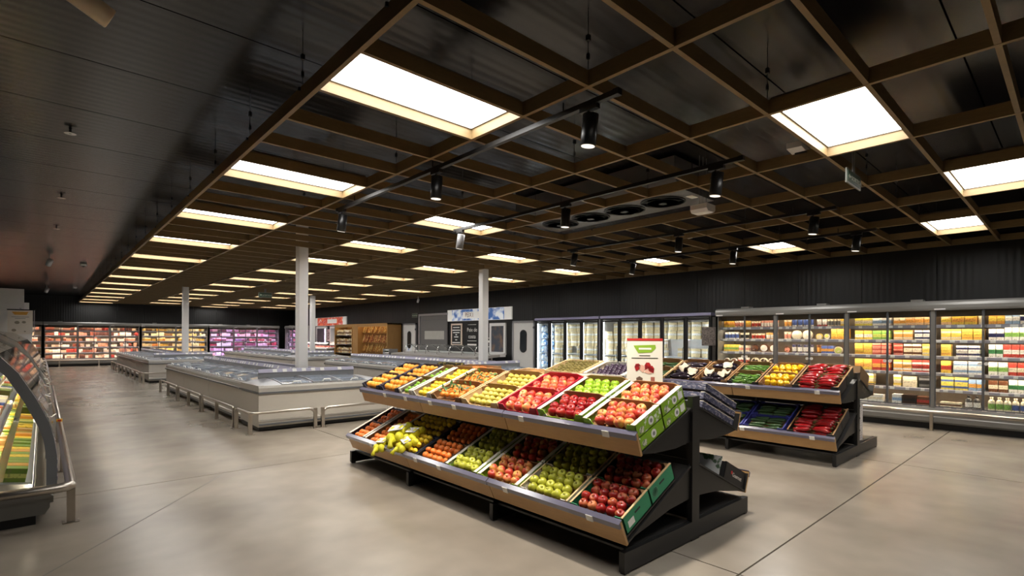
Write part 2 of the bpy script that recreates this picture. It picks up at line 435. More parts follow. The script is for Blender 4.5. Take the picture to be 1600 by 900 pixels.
# ------------------------------------------------------------------ freezer islands
FSTUFF = [MIX('frozen_%d' % k, a, b, 9, .45, .5, .4) for k, (a, b) in enumerate([((130, 150, 185), (232, 232, 236)), ((200, 190, 180), (150, 60, 50)), ((230, 228, 225), (90, 110, 60)), ((150, 155, 170), (225, 225, 232))])]
def freezer(label, cx, cy, rz, L, Wd, strip=True, taper=0.):
    """chest unit: front along local x (length L), customer side at y=0, back at y=Wd; z=0 floor"""
    t = thing('chest_freezer', label, 'freezer', (cx, cy, 0), rz, 'chest freezer units of the islands')
    h = L / 2
    MB().prism([(.07, .02), (Wd, .02), (Wd, .1), (.07, .1)], -h + .02, h - .02, 'x').build('plinth', BLACKM, t)
    MB().prism([(.0, .1), (.0, .16), (.02, .17), (.02, .56), (Wd, .56), (Wd, .1), (.03, .07)], -h, h, 'x').build('body', FREEZW, t)
    MB().prism([(-.008, .1), (-.008, .125), (.0, .125), (.0, .1)], -h, h, 'x').build('kick_trim', DGREY, t)
    MB().prism([(.02, .56), (-.005, .575), (-.005, .595), (.012, .6), (.012, .655), (.03, .685), (.07, .69), (.09, .67), (.09, .56)], -h, h, 'x').build('rim', M('rim_grey', (160, 156, 150), .35, var=.04), t)
    MB().prism([(-.012, .572), (-.012, .598), (-.004, .598), (-.004, .572)], -h, h, 'x').build('bumper_strip', DGREY, t)
    prof = [(.07, .685), (.2, .708), (.38, .726), (.6, .738), (Wd - .12, .742)]
    MB().prism([(.07, .56), (.09, .56), (.09, .68), (.07, .68)], -h, h, 'x').build('inner_wall', WHITEP, t)
    n = max(2, round(L / .75)); hl = h - taper; lw = 2 * hl / n
    for k in range(n):
        a, b = -hl + k * lw + .01, -hl + (k + 1) * lw - .01
        lift = .012 if k % 2 else 0.
        lid = MB().sheet([(p, q + lift) for p, q in prof], a + .02, b - .02, .006, 'x').build('glass_lid', LIDG, t)
        mb = MB()
        for e in (a, b - .022): mb.sheet([(p, q + lift) for p, q in prof], e, e + .022, .012, 'x')
        mb.box(a, b, .06, .09, .682 + lift, .70 + lift).box(a, b, Wd - .14, Wd - .11, .738 + lift, .755 + lift)
        mb.build('lid_frame', ALU, lid)
        MB().tube([(a + lw * .35, .1, .70 + lift), (a + lw * .38, .085, .73 + lift), (a + lw * .6, .085, .73 + lift), (a + lw * .63, .1, .70 + lift)], .009, 6).build('handle', PAPER, lid)
    mb = MB(); rr = random.Random(int(cx * 100 + cy * 10))
    for k in range(int(L * 14)):
        x = rr.uniform(-h + .08, h - .12); yy = rr.uniform(.13, Wd - .2); w = rr.uniform(.06, .11); d = rr.uniform(.05, .09)
        mb.box(-w, w, -d, d, -.03, .03, rr.randrange(4), Tr(x, yy, .59 + rr.uniform(0, .05)) @ Euler((rr.uniform(-.3, .3), rr.uniform(-.3, .3), rr.uniform(0, 3))).to_matrix().to_4x4())
    st = mb.build('frozen_goods', FSTUFF, t); st['kind'] = 'stuff'
    if taper:
        for sg in (-1, 1):
            lo = [(sg * (h - .02), p, .69) for p, q in prof]; md = [(sg * (h - taper * .45), p, .69 + (q - .69) * .75 if q > .69 else q) for p, q in prof]; hi = [(sg * hl, p, q + .006) for p, q in prof]
            k5 = len(prof); vs = lo + md + hi; fs = [(r * k5 + i, r * k5 + i + 1, (r + 1) * k5 + i + 1, (r + 1) * k5 + i) for r in (0, 1) for i in range(k5 - 1)]
            MB().add(vs + [(x, y, z - .012) for x, y, z in vs], fs + [tuple(i + 3 * k5 for i in f[::-1]) for f in fs]).build('corner_hood', ALU, t, None, True)
            MB().box(min(sg * h, sg * (h + .008)), max(sg * h, sg * (h + .008)), .0, Wd, .572, .598).build('bumper_strip', DGREY, t)
            MB().box(min(sg * (h - .07), sg * (h + .004)), max(sg * (h - .07), sg * (h + .004)), .03, Wd, .6, .69).build('side_rim', M('rim_grey', (160, 156, 150), .35, var=.04), t)
    for a in (() if taper else (-h, h - .03)):
        MB().prism([(.04, .56)] + prof + [(Wd - .06, .78), (Wd - .06, .56)], a, a + .03, 'x').build('end_cap', CABG, t)
    MB().box(-h + .06, h - .06, .1, .112, .655, .667).build('led_strip', LEDF, t)
    if strip:
        hb = h - taper * .7
        MB().box(-hb, hb, Wd - .1, Wd - .06, .56, .84).build('back_board', GREYP, t)
        s = MB().prism([(Wd - .11, .83), (Wd - .1, .828), (Wd - .075, .885), (Wd - .085, .89)], -hb, hb, 'x').build('price_strip', M('strip_lilac', (176, 172, 192), .35), t)
        for k in range(int(2 * hb / .16)):
            x = -hb + .06 + k * .16
            if rr.random() < .75:
                MB().prism([(Wd - .113, .836), (Wd - .109, .834), (Wd - .087, .882), (Wd - .091, .884)], x, x + .07, 'x').build('price_tag', PAPER, s)
    return t
def island(cx, y0, y1, nm, near_cap=True):
    W = 1.06
    x0, x1 = cx - W, cx + W
    capd = .95
    freezer(f'end chest freezer facing the camera on the {nm} freezer island', cx, y0, 0, x1 - x0, capd, True, .34)
    ya, k = y0 + capd + .02, round((y1 - y0 - capd) / 2.35)
    d = (y1 - ya) / k
    for i in range(k):
        yc = ya + d * (i + .5)
        freezer(f'{ORD[i]} chest freezer from the near end, left side of the {nm} island', x0, yc, -PI / 2, d - .02, .98)
        freezer(f'{ORD[i]} chest freezer from the near end, right side of the {nm} island', x1, yc, PI / 2, d - .02, .98)
island(3.45, 8.22, 16.1, 'near left')
island(3.45, 18.9, 28.2, 'far left')
island(7.66, 8.22, 16.1, 'near right')
island(7.66, 18.9, 28.2, 'far right')

# ------------------------------------------------------------------ stainless bumper rails
def rail(label, pts, posts, z=.31, r=.022, bend=(True, True), group='floor rails around the freezer islands'):
    """pts: plan polyline of the tube; posts: plan points"""
    t = thing('bumper_rail', label, 'rail', (posts[0][0], posts[0][1], 0), 0, group)
    inv = Tr(-posts[0][0], -posts[0][1], 0)
    path = []
    def corner(a, b, k=.1):
        d = (Vector((*b, 0)) - Vector((*a, 0))).normalized()
        return [Vector((*a, 0)) + d * k * (1 - math.cos(q)) + Vector((0, 0, z - k + k * math.sin(q))) for q in (0, PI / 8, PI / 4, 3 * PI / 8, PI / 2)]
    if bend[0]: path += [Vector((*pts[0], .004))] + corner(pts[0], pts[1])
    else: path += [Vector((*pts[0], z))]
    for i in range(1, len(pts) - 1):
        a, p, b = [Vector((*q, z)) for q in (pts[i - 1], pts[i], pts[i + 1])]
        d1, d2 = (a - p).normalized(), (b - p).normalized()
        for s in (.06, .03, 0): path.append(p + d1 * s + (d2 * (.03 - s / 2) if s < .06 else Vector()))
        path.append(p + d2 * .06)
    if bend[1]: path += corner(pts[-1], pts[-2])[::-1] + [Vector((*pts[-1], .004))]
    else: path += [Vector((*pts[-1], z))]
    MB().tube(path, r, 10).build('tube', STEEL, t, inv, True)
    for p in posts:
        MB().box(p[0] - .025, p[0] + .025, p[1] - .02, p[1] + .02, .004, z).build('post', STEEL, t, inv)
        MB().box(p[0] - .05, p[0] + .05, p[1] - .04, p[1] + .04, 0, .005).build('foot_plate', STEEL, t, inv)
    return t
def island_rails(x, y0, y1, xr, nm):
    yf = y0 - .13
    rail(f'steel corner rail at the near corner of the {nm} freezer island', [(x, y0 + .62), (x, yf), (x + .94, yf)], [(x, yf + .02), (x, y0 + .62), (x + .94, yf)])
    rail(f'steel floor rail along the end of the {nm} freezer island', [(x + 1.06, yf), (xr, yf), (xr, y0 + .6)], [(x + 1.06, yf), (xr, yf + .02), (xr, y0 + .6)])
    y = y0 + .74; k = 0
    while y < y1 - .6:
        e = min(y + 2.2, y1 + .05)
        rail(f'{ORD[k]} steel floor rail from the near end, left side of the {nm} island', [(x, y), (x, e)], [(x, y), (x, (y + e) / 2), (x, e)])
        y = e + .12; k += 1
island_rails(2.24, 8.22, 16.1, 4.66, 'near left')
island_rails(2.24, 18.9, 28.2, 4.66, 'far left')
island_rails(6.45, 8.22, 16.1, 8.87, 'near right')

# ------------------------------------------------------------------ produce: meshes
def sph(r, n=12, sq=1.): return [(r * max(.001, math.sin(PI * k / 8)) , -r * sq * math.cos(PI * k / 8)) for k in range(9)]
STALK = M('stalk_brown', (70, 52, 30), .8)
LEAFG = M('leaf_green', (58, 96, 30), .5, rnd=.3)
def apple_mesh(name, m, r=.0385):
    pr = [(.001, -.78), (.2, -.9), (.5, -.86), (.8, -.6), (.97, -.2), (1, .2), (.88, .62), (.6, .87), (.3, .85), (.12, .7), (.001, .6)]
    mb = MB().lathe([(a * r, b * r) for a, b in pr], 14); mb.tube([(0, 0, .6 * r), (.04 * r, 0, .95 * r), (.15 * r, 0, 1.15 * r)], .05 * r, 5, 1)
    return mb.mesh(name, [m, STALK], True)
def fruit_mesh(name, m, prof, r, n=12, lobes=0, depth=0., stalk=None):
    mb = MB().lathe([(a * r, b * r) for a, b in prof], n, 0, None, lobes, depth)
    if stalk: mb.tube([(0, 0, prof[-1][1] * r), (0, .1 * r, (prof[-1][1] + stalk) * r)], .07 * r, 5, 1)
    return mb.mesh(name, [m, STALK if stalk != .45 else LEAFG], True)
ROUND = [(.001, -1), (.38, -.92), (.71, -.7), (.92, -.38), (1, 0), (.92, .38), (.71, .7), (.38, .9), (.08, .95), (.001, .92)]
FLAT = [(a, b * .82) for a, b in ROUND]
PEAR = [(.001, -1), (.3, -.98), (.7, -.8), (.95, -.4), (1, -.05), (.86, .35), (.6, .75), (.46, 1.1), (.36, 1.35), (.15, 1.46), (.001, 1.44)]
LEMON = [(.001, -1.38), (.12, -1.33), (.25, -1.12), (.62, -.82), (.9, -.4), (1, 0), (.9, .4), (.62, .82), (.28, 1.12), (.12, 1.3), (.001, 1.34)]
BELL = [(.001, -.95), (.35, -1.05), (.7, -.9), (.9, -.3), (1, .35), (.9, .8), (.55, 1.0), (.2, .86), (.001, .8)]
A_RED = apple_mesh('red_apple', MIX('skin_dark_red', (150, 18, 22), (198, 70, 50), 22, .5, .75, .22, .6, (1, 1, .35)))
A_MIX = apple_mesh('mottled_red_apple', MIX('skin_mottled_red', (160, 36, 32), (212, 128, 80), 20, .46, .72, .26, .8, (1, 1, .5)), .0355)
A_RY = apple_mesh('red_yellow_apple', MIX('skin_red_yellow', (196, 62, 48), (228, 168, 88), 18, .42, .64, .3, .8, (1, 1, .4)))
A_PINK = apple_mesh('pink_apple', MIX('skin_pink', (206, 66, 54), (232, 160, 92), 16, .45, .68, .3, .8), .0385)
A_GREEN = apple_mesh('green_apple', M('skin_granny', (154, 190, 44), .3, var=.15, scale=40, rnd=.12))
A_GOLD = apple_mesh('golden_apple', M('skin_golden', (186, 186, 62), .32, var=.16, scale=40, rnd=.14))
ORANGE = fruit_mesh('orange', M('orange_peel', (250, 166, 52), .42, var=.12, scale=90, bump=.25, rnd=.1), ROUND, .0385)
CLEM = fruit_mesh('clementine', M('clementine_peel', (240, 128, 50), .4, var=.12, scale=90, bump=.25, rnd=.1), FLAT, .034)
MANDb = MB().lathe([(a * .033, b * .033) for a, b in FLAT], 12)
for a in (0.3, 2.4):
    d = Vector((math.cos(a), math.sin(a), .5)); q = d.cross(Vector((0, 0, 1))).normalized() * .012
    o = Vector((0, 0, .026)); MANDb.add([o, o + d * .03 + q, o + d * .062, o + d * .03 - q], [(0, 1, 2, 3)], 1)
MAND = MANDb.mesh('leafy_mandarin', [M('mandarin_peel', (240, 146, 52), .42, var=.12, scale=90, rnd=.1), LEAFG], True)
PEARM = fruit_mesh('pear', MIX('skin_pear', (186, 168, 52), (206, 188, 88), 30, .4, .6, .45, .6), PEAR, .031, 12, stalk=.3)
LEMONM = fruit_mesh('lemon', M('lemon_peel', (240, 204, 46), .4, var=.1, scale=80, bump=.2, rnd=.08), LEMON, .03)
LIME = fruit_mesh('lime', M('lime_peel', (128, 176, 44), .38, var=.14, scale=60, rnd=.12), LEMON, .024)
KIWI = fruit_mesh('kiwi', M('kiwi_skin', (122, 108, 52), .85, var=.15, scale=60, rnd=.15), [(a, b * 1.2) for a, b in ROUND], .026, 10)
YPEP = fruit_mesh('yellow_pepper', M('yellow_pepper_skin', (244, 192, 30), .22, var=.08, rnd=.06), BELL, .038, 16, 4, .09, .45)
def pod(name, m, L, r, bendy, capm, n=9, seg=8):
    pts = [(L * (k / seg - .5), bendy * math.sin(PI * k / seg), 0) for k in range(seg + 1)]
    rad = [r * f for f in (.55, .95, 1, .98, .92, .82, .66, .42, .1)]
    mb = MB().tube(pts, r, n, 0, None, rad); mb.tube([(-L * .5, 0, 0), (-L * .5 - .025, .006, .004)], .005, 5, 1)
    return mb.mesh(name, [m, capm], True)
RPEP = [pod('red_pepper', M('red_pepper_skin', (158, 16, 22), .16, var=.12, rnd=.15, coat=.4), .19, .026, b, LEAFG) for b in (.012, -.02)]
GPEP = [pod('green_pepper', M('green_pepper_skin', (84, 124, 40), .25, var=.14, rnd=.25), .10, .011, b, LEAFG, 7) for b in (.012, -.015)]
AUB = pod('aubergine', M('aubergine_skin', (30, 18, 32), .16, var=.1), .2, .036, .015, LEAFG, 12)
COURG = pod('courgette', M('courgette_skin', (44, 72, 34), .35, var=.25, scale=30, rnd=.15), .2, .024, .01, LEAFG, 10)

# ------------------------------------------------------------------ crates
def crate(frame, label, y0, y1, s0, s1, n0, h, outer, inner=None, cut=.6, tray=None, group=None, open_front=True, name='fruit_crate', t=.006, notch=True):
    """open crate in a shelf frame: x=s (up the slope), y along the stand, z=normal"""
    inner = inner or outer
    w, l = y1 - y0, s1 - s0
    mb = MB().box(0, l, 0, w, 0, t)
    for a, b in ((0, t), (w - t, w)):
        mb.prism([(0, 0), (l, 0), (l, h), (l * .9, h), (l * .84, h * .97), (l * .16, h * .97), (l * .1, h), (0, h * .96)], a, b, 'y')
    hf = h * (cut if open_front else 1)
    mb.prism([(0, 0), (w, 0), (w, h), (w * .86, h), (w * .8, hf), (w * .2, hf), (w * .14, h), (0, h)], 0, t, 'x')
    hb = h * (1.22 if frame[2][3] > .5 else .9) if cut < .9 else h
    mb.prism([(0, 0), (w, 0), (w, h), (w * .86, hb), (w * .14, hb), (0, h)], l - t, l, 'x', 2)
    for y_, sg in ((t, 1), (w - t, -1)):
        mb.prism([(l - t, y_), (l - t - .05, y_), (l - t, y_ + sg * .05)], h * .34, h * .99, 'z', 2)
    # folded top flanges
    fl = .034 if inner == WINNER else .014
    mb.box(.0, l, -.0, fl, h, h + .004, 1).box(0, l, w - fl, w, h, h + .004, 1)
    mw = frame @ Tr(s0, y0, n0)
    o = mb.mesh(name, [outer, inner, outer if cut >= .9 or outer in (REDC, DBLUE, BLUEC) else KRAFT])
    o = link(name, o, None, mw)
    T(o, label, 'crate', group or 'produce crates on the stands')
    MB().box(t, l - t, t, w - t, h * .3, h * .34).build('tray_liner', tray or KRAFT, o)
    return o
def fill(frame, meshes, label, cat, group, y0, y1, s0, s1, n0, nx, ny, rot='any', jit=.004, name=None, lift=.0, top=None):
    """lay single items in staggered rows between the crate walls, each one a thing of its own"""
    out = []
    me0 = meshes[0] if isinstance(meshes, list) else meshes
    ext = [max(abs(v.co[k]) for v in me0.vertices) for k in range(3)]
    if rot == 'lie': hs, hy = ext[0], ext[2]
    elif rot == 'long': hs, hy = ext[1] + .004, ext[0] + .004
    else: hs = hy = max(ext[0], ext[1]) * (1 if rot == 'up' else 1.02)
    us, uy = max(.001, s1 - s0 - 2 * hs), max(.001, y1 - y0 - 2 * hy)
    stag = rot != 'long' and ny > 1
    py = uy / (ny - .5) if stag else uy / max(1, ny - 1)
    ps = us / max(1, nx - 1)
    for a in range(nx):
        for b in range(ny):
            s = s0 + hs + a * ps
            yy = y0 + hy + b * py + (py / 2 if stag and a % 2 else 0)
            p = Vector((s + random.uniform(-jit, jit) * .5, yy + random.uniform(-jit, jit) * .5, n0 + lift + random.uniform(0, .005) + (math.sin(PI * (a + .5) / nx) * (top or 0))))
            if rot == 'any': R = Euler((random.uniform(-.6, .6), random.uniform(-.6, .6), random.uniform(0, 6.3)))
            elif rot == 'up': R = Euler((random.uniform(-.45, .45), random.uniform(-.45, .45), random.uniform(0, 6.3)))
            elif rot == 'lie': R = Euler((PI / 2 + random.uniform(-.12, .12), random.uniform(-.4, .4), random.uniform(-.18, .18)))
            else: R = Euler((random.uniform(-.3, .3), random.uniform(-.06, .06), PI / 2 * random.choice((1, 1, -1)) + random.uniform(-.1, .1)))
            me = random.choice(meshes) if isinstance(meshes, list) else meshes
            o = link(name or me.name.split('.')[0], me, None, frame @ Tr(*p) @ R.to_matrix().to_4x4() @ Matrix.Scale(random.uniform(.92, 1.0), 4))
            T(o, label.replace('@', f'{ORD[ny - 1 - b]} from left in {ORD[a]} row,'), cat, group); out.append(o)
    return out
def shelf_frame(x, z, a, left=True):
    m = Matrix.Identity(4); s = 1 if left else -1
    cols = ((s * math.cos(a), 0, math.sin(a)), (0, s, 0), (-s * math.sin(a), 0, math.cos(a)))
    for k, c in enumerate(cols):
        for i in range(3): m[i][k] = c[i]
    m[0][3], m[2][3] = x, z
    return m
AL, AU = math.radians(24.5), math.radians(21)

# ------------------------------------------------------------------ produce stands (gondolas)
def gondola(cx, y0, bays, label, gap=False):
    L = 1.25 * bays
    g = thing('produce_stand', label, 'display stand', (cx, y0, 0), 0, 'produce stands')
    for k in range(bays + 1):
        y = min(max(k * 1.25, .02), L - .02)
        MB().box(-.05, .05, y - .02, y + .02, 0, 1.02).build('upright', BLACKM, g)
        for s in (-1, 1):
            f = MB().box(min(s * .05, s * .85), max(s * .05, s * .85), y - .02, y + .02, .012, .135).build('foot', BLACKM, g)
            MB().box(min(s * .8, s * .84), max(s * .8, s * .84), y - .018, y + .018, 0, .014).build('levelling_pad', DARKM, f)
            if not (gap and s > 0 and k == 0): MB().prism([(s * .79, .19), (s * .05, .545), (s * .05, .30), (s * .32, .28), (s * .55, .235)], y - .004, y + .004, 'y').build('lower_bracket', BLACKM, g)
            MB().prism([(s * .66, .70), (s * .05, .935), (s * .05, .70), (s * .25, .68), (s * .5, .685)], y - .004, y + .004, 'y').build('upper_bracket', BLACKM, g)
    for k in range(bays):
        a, b = k * 1.25 + .03, (k + 1) * 1.25 - .03
        for q in range(8):
            MB().box(-.012, .012, a, b, .14 + q * .106, .14 + q * .106 + .1).build('back_panel', BLACKM, g)
        for s in (-1, 1):
            MB().box(min(s * .05, s * .8), max(s * .05, s * .8), a, b, .125, .14).build('base_deck', DARKM, g)
    for s in (-1, 1):
        left = s < 0
        for nm, fx, fz, ang, fh, sl in (('lower', .82, .17, AL, .175, .84), ('upper', .675, .69, AU, .16, .66)):
            F = shelf_frame(s * fx, fz, ang, left)
            for k in range(bays):
                if gap and not left and nm == 'lower' and k == 0: continue
                a, b = k * 1.25 + .004, (k + 1) * 1.25 - .004
                if not left: a, b = -b, -a
                sh = MB().box(.018, sl, a, b, .004, .016).box(.018, .021, a, b, .004, fh - .02).build(nm + '_shelf', DARKM, g, F)
                MB().box(0, .018, a, b, 0, fh - .004).build('fascia', WOODF, g, F)
                pr = MB().prism([(-.016, fh - .004), (.02, fh + .006), (.02, fh), (-.002, fh - .004), (-.003, fh - .036), (-.017, fh - .04)], a, b, 'y').build('price_rail', RAILP, g, F)
                for q in (.2, .62, 1.0):
                    if (k + int(q * 10)) % 3 == 0: continue
                    MB().prism([(-.020, fh - .004), (-.0165, fh - .003), (-.0175, fh - .046), (-.021, fh - .047)], a + q, a + q + .055, 'y').build('price_tag', PAPER, pr)
    return g
G1, G2, GY, NB = 3.45, 7.42, 1.85, 3
gondola(G1, GY, NB, 'two-tier produce stand filled with fruit crates, nearest the camera')
gondola(G2, GY, NB, 'two-tier produce stand with peppers and vegetables, before the dairy cabinet', True)
def FR(cx, tier, left=True):
    s = -1 if left else 1
    f = shelf_frame(cx + s * (.82 if tier == 'l' else .675), .17 if tier == 'l' else .69, AL if tier == 'l' else AU, left)
    return f @ Tr(0, 0, .017)
GREENBOX = MIX('green_printed_card', (134, 176, 34), (226, 232, 214), 16, .6, .63, .5, 0)
TEALBOX = M('teal_green_card', (44, 138, 96), .5, var=.08)
DBLUE = MIX('dark_blue_printed_card', (38, 40, 66), (150, 140, 120), 18, .62, .66, .5, 0)
WHITEC = MIX('white_printed_card', (222, 218, 206), (110, 110, 112), 18, .62, .66, .55, 0)
REDC = M('red_tray_card', (176, 22, 48), .5, var=.06)
BLACKC = M('black_card', (30, 28, 28), .55, var=.1)
BLUEC = M('blue_card', (58, 62, 140), .5, var=.08)
LILACC = MIX('lilac_printed_card', (54, 56, 84), (150, 146, 156), 30, .5, .62, .5, 0, (1, 1, 3), 0, 4, (120, 70, 60))
WINNER = M('white_card_inner', (224, 216, 200), .6, var=.04)
DTRAY = M('dark_pulp_tray', (58, 52, 60), .7); GTRAY = M('green_pulp_tray', (70, 86, 52), .7)
def two(frame, tier, y0, y1, what, boxes, nx, ny, outer, inner, kinds, n0=.0, h=.11, rot='up', tray=None, r=.036, cut=.55, top=0., jit=.007, lift=0.):
    """a front and a back crate with their fruit; kinds: (mesh, label noun, category) for front and back"""
    sh = 0 if y0 < 1.9 and tier == UP else .02
    for q, (s0, s1, pos) in enumerate(((.022 + sh, .318 + sh, 'front'), (.324 + sh, .62 + sh, 'back'))):
        mesh, noun, cat = kinds[min(q, len(kinds) - 1)]
        crate(frame, f'{what} crate of {noun}s, {pos} row of the {tier}', y0, y1, s0, s1, n0, h, outer, inner, cut, tray)
        fill(frame, mesh, f'{noun} @ {pos} {what} crate, {tier.replace(" fruit", "")}', cat, f'{noun}s in the {pos} {what} crate, {tier}', y0 + (.036 if inner == WINNER else .016), y1 - (.036 if inner == WINNER else .016), s0 + .008, s1 - .008, n0 + h * .36 + r, nx, ny, rot, jit, None, lift, top)
FU, FL_ = FR(G1, 'u'), FR(G1, 'l')
UP, LO = 'upper fruit shelf', 'lower fruit shelf'
Yg = 1.865
for s0, s1, pos in ((.022, .318, 'front'), (.324, .62, 'back')):
    crate(FU, f'green printed crate under the {pos} end crate of the {UP}', Yg, Yg + .42, s0, s1, 0, .088, GREENBOX, GREENBOX, 1)
two(FU, UP, Yg, Yg + .42, 'green printed', 2, 4, 4, GREENBOX, WINNER, [(A_RY, 'red and yellow apple', 'apple')], .093, .092, top=.0)
MB().box(.03, .62, 2.30, 5.6, .068, .08).build('riser_deck', DARKM, bpy.data.objects['produce_stand'], bpy.data.objects['produce_stand'].matrix_world.inverted() @ FU)
two(FU, UP, 2.305, 2.74, 'white-flanged', 2, 4, 4, GREENBOX, WINNER, [(A_RED, 'dark red apple', 'apple'), (A_GREEN, 'bright green apple', 'apple')], .085, .105)
two(FU, UP, 2.76, 3.19, 'red', 2, 4, 4, REDC, REDC, [(A_PINK, 'pink blushed apple', 'apple')], .085, .105)
two(FU, UP, 3.21, 3.69, 'pale wooden', 2, 4, 5, CRATEW, CRATEW, [(PEARM, 'yellow pear', 'pear')], .085, .10, 'lie', r=.03)
two(FU, UP, 3.71, 4.18, 'rough card', 2, 4, 5, KRAFT, CRATEW, [(MAND, 'leafy mandarin', 'mandarin')], .085, .10, 'any', r=.04, jit=.012)
two(FU, UP, 4.20, 4.52, 'white printed', 2, 4, 3, WHITEC, WINNER, [(LEMONM, 'yellow lemon', 'lemon')], .085, .10, 'lie', r=.034)
two(FU, UP, 4.54, 4.78, 'grey printed', 2, 5, 2, WHITEC, WINNER, [(LIME, 'green lime', 'lime')], .085, .10, 'lie', r=.034, jit=.01)
two(FU, UP, 4.80, 5.19, 'dark blue', 2, 3, 4, DBLUE, DBLUE, [(ORANGE, 'orange', 'orange')], .085, .10, 'any', r=.042, jit=.012)
two(FU, UP, 5.21, 5.60, 'end dark blue', 2, 3, 4, DBLUE, DBLUE, [(ORANGE, 'orange', 'orange')], .085, .10, 'any', r=.042, jit=.012)
two(FL_, LO, Yg, Yg + .425, 'teal sided', 2, 4, 5, TEALBOX, CRATEW, [(A_MIX, 'mottled red apple', 'apple')], .03, .12, tray=DTRAY, lift=.022)
two(FL_, LO, 2.31, 2.78, 'wood edged', 2, 4, 5, WHITEC, CRATEW, [(A_GOLD, 'golden apple', 'apple')], .03, .12, lift=.022)
two(FL_, LO, 2.80, 3.27, 'green edged', 2, 4, 4, GREENBOX, WINNER, [(A_RY, 'red and yellow apple', 'apple')], .03, .12, lift=.022)
two(FL_, LO, 3.29, 3.72, 'white edged', 2, 4, 4, GREENBOX, WINNER, [(A_GOLD, 'pale green apple', 'apple')], .03, .12, lift=.022)
two(FL_, LO, 3.74, 4.20, 'black', 2, 4, 5, BLACKC, BLACKC, [(CLEM, 'clementine', 'clementine')], .03, .11, 'any', r=.036, lift=.02, jit=.009)
two(FL_, LO, 4.22, 4.86, 'shallow dark', 2, 4, 7, DBLUE, DBLUE, [(LEMONM, 'netted lemon', 'lemon')], .04, .10, 'lie', r=.05, top=.03, jit=.012)
two(FL_, LO, 4.88, 5.24, 'kraft', 2, 4, 4, KRAFT, WINNER, [(CLEM, 'deep orange clementine', 'clementine')], .03, .12, 'any', jit=.009)
two(FL_, LO, 5.26, 5.62, 'end kraft', 2, 4, 4, DBLUE, WINNER, [(CLEM, 'deep orange clementine', 'clementine')], .03, .12, 'any', jit=.009)
MB().box(.03, .64, Yg, 5.62, .012, .026).build('riser_deck', DARKM, bpy.data.objects['produce_stand'], bpy.data.objects['produce_stand'].matrix_world.inverted() @ FL_)
# net bags of lemons with labels
NET = M('yellow_net', (216, 208, 44), .5, var=.15, scale=120, bump=.4)
for k, (yy, s, a, c2) in enumerate(((4.80, .03, .25, (200, 190, 60)), (4.50, .24, .2, (70, 60, 140)), (4.70, .19, .5, (30, 30, 30)), (4.40, .09, -.3, (70, 60, 140)))):
    b = thing('lemon_net_bag', ['yellow net of lemons hanging over the lower shelf edge', 'net of lemons with violet label', 'large yellow net of lemons with black label', 'net of lemons with violet label at the front edge'][k], 'net bag', (0, 0, 0), 0, 'net bags of lemons')
    b.matrix_world = FL_ @ Tr(s, yy, (.15, .19, .2, .185)[k]) @ Rz(PI + a) @ Matrix.Scale((1.15, 1.2, 1.6, 1.15)[k], 4)
    mb = MB()
    for px, py, pz in ((-.06, -.03, 0), (0, -.035, .012), (.06, -.03, 0), (-.06, .035, 0), (0, .035, .014), (.06, .035, 0)):
        mb.lathe([(p * .038, q * .03) for p, q in ROUND], 10, 0, Tr(px, py, pz) @ Rx(PI / 2) @ Ry(px * 9))
    mb.tube([(.09, 0, 0), (.12, 0, .005), (.15, .01, -.01)], .02, 6, 0, None, [.03, .012, .02])
    mb.build('net', NET, b, None, True)
    MB().box(-.035, .035, -.055, .055, .04, .044).build('label_band', BAND((230, 226, 230), c2), b)
for o in [o for o in bpy.data.objects if o.get('category') == 'crate']:
    lb = o['label']
    if lb.startswith('green printed crate'):
        h = .088
        MB().lathe([(.001, 0), (.03, 0), (.03, .0015), (.001, .0015)], 18, 0, Tr(.17, 0, h * .52) @ Rx(PI / 2) @ Matrix.Diagonal((1, .95, 1, 1))).build('round_print', PAPER, o)
        MB().lathe([(.001, 0), (.014, 0), (.014, .001), (.001, .001)], 12, 0, Tr(.17, -.0016, h * .52) @ Rx(PI / 2)).build('leaf_print', GREYP, o)
        MB().prism([(.03, .02), (.075, .015), (.085, .05), (.055, .06), (.035, .05)], -.0015, 0, 'y').build('apple_print', MIX('apple_print', (120, 140, 90), (220, 214, 200), 60, .45, .55, .5, 0), o)
        if 'back' in lb: MB().box(.22, .275, -.0015, 0, .02, .07).build('label', PAPER, o)
    if lb.startswith('teal sided'):
        MB().box(.12, .18, -.0015, 0, .072, .084).build('hand_slot', INK, o)
        for x in (.06, .24): MB().lathe([(.001, 0), (.005, 0), (.005, .001), (.001, .001)], 8, 0, Tr(x, .017, .124)).build('peg_hole', INK, o)
        if 'front' in lb: MB().box(.035, .10, -.0015, 0, .025, .07).build('label', PAPER, o)
        else:
            for r in (.034, .024, .012): MB().lathe([(r - .003, 0), (r, 0), (r, .001), (r - .003, .001), (r - .003, 0)], 20, 0, Tr(.06, 0, .06) @ Rx(PI / 2)).build('ring_print', M('pale_teal', (110, 176, 140), .5), o)
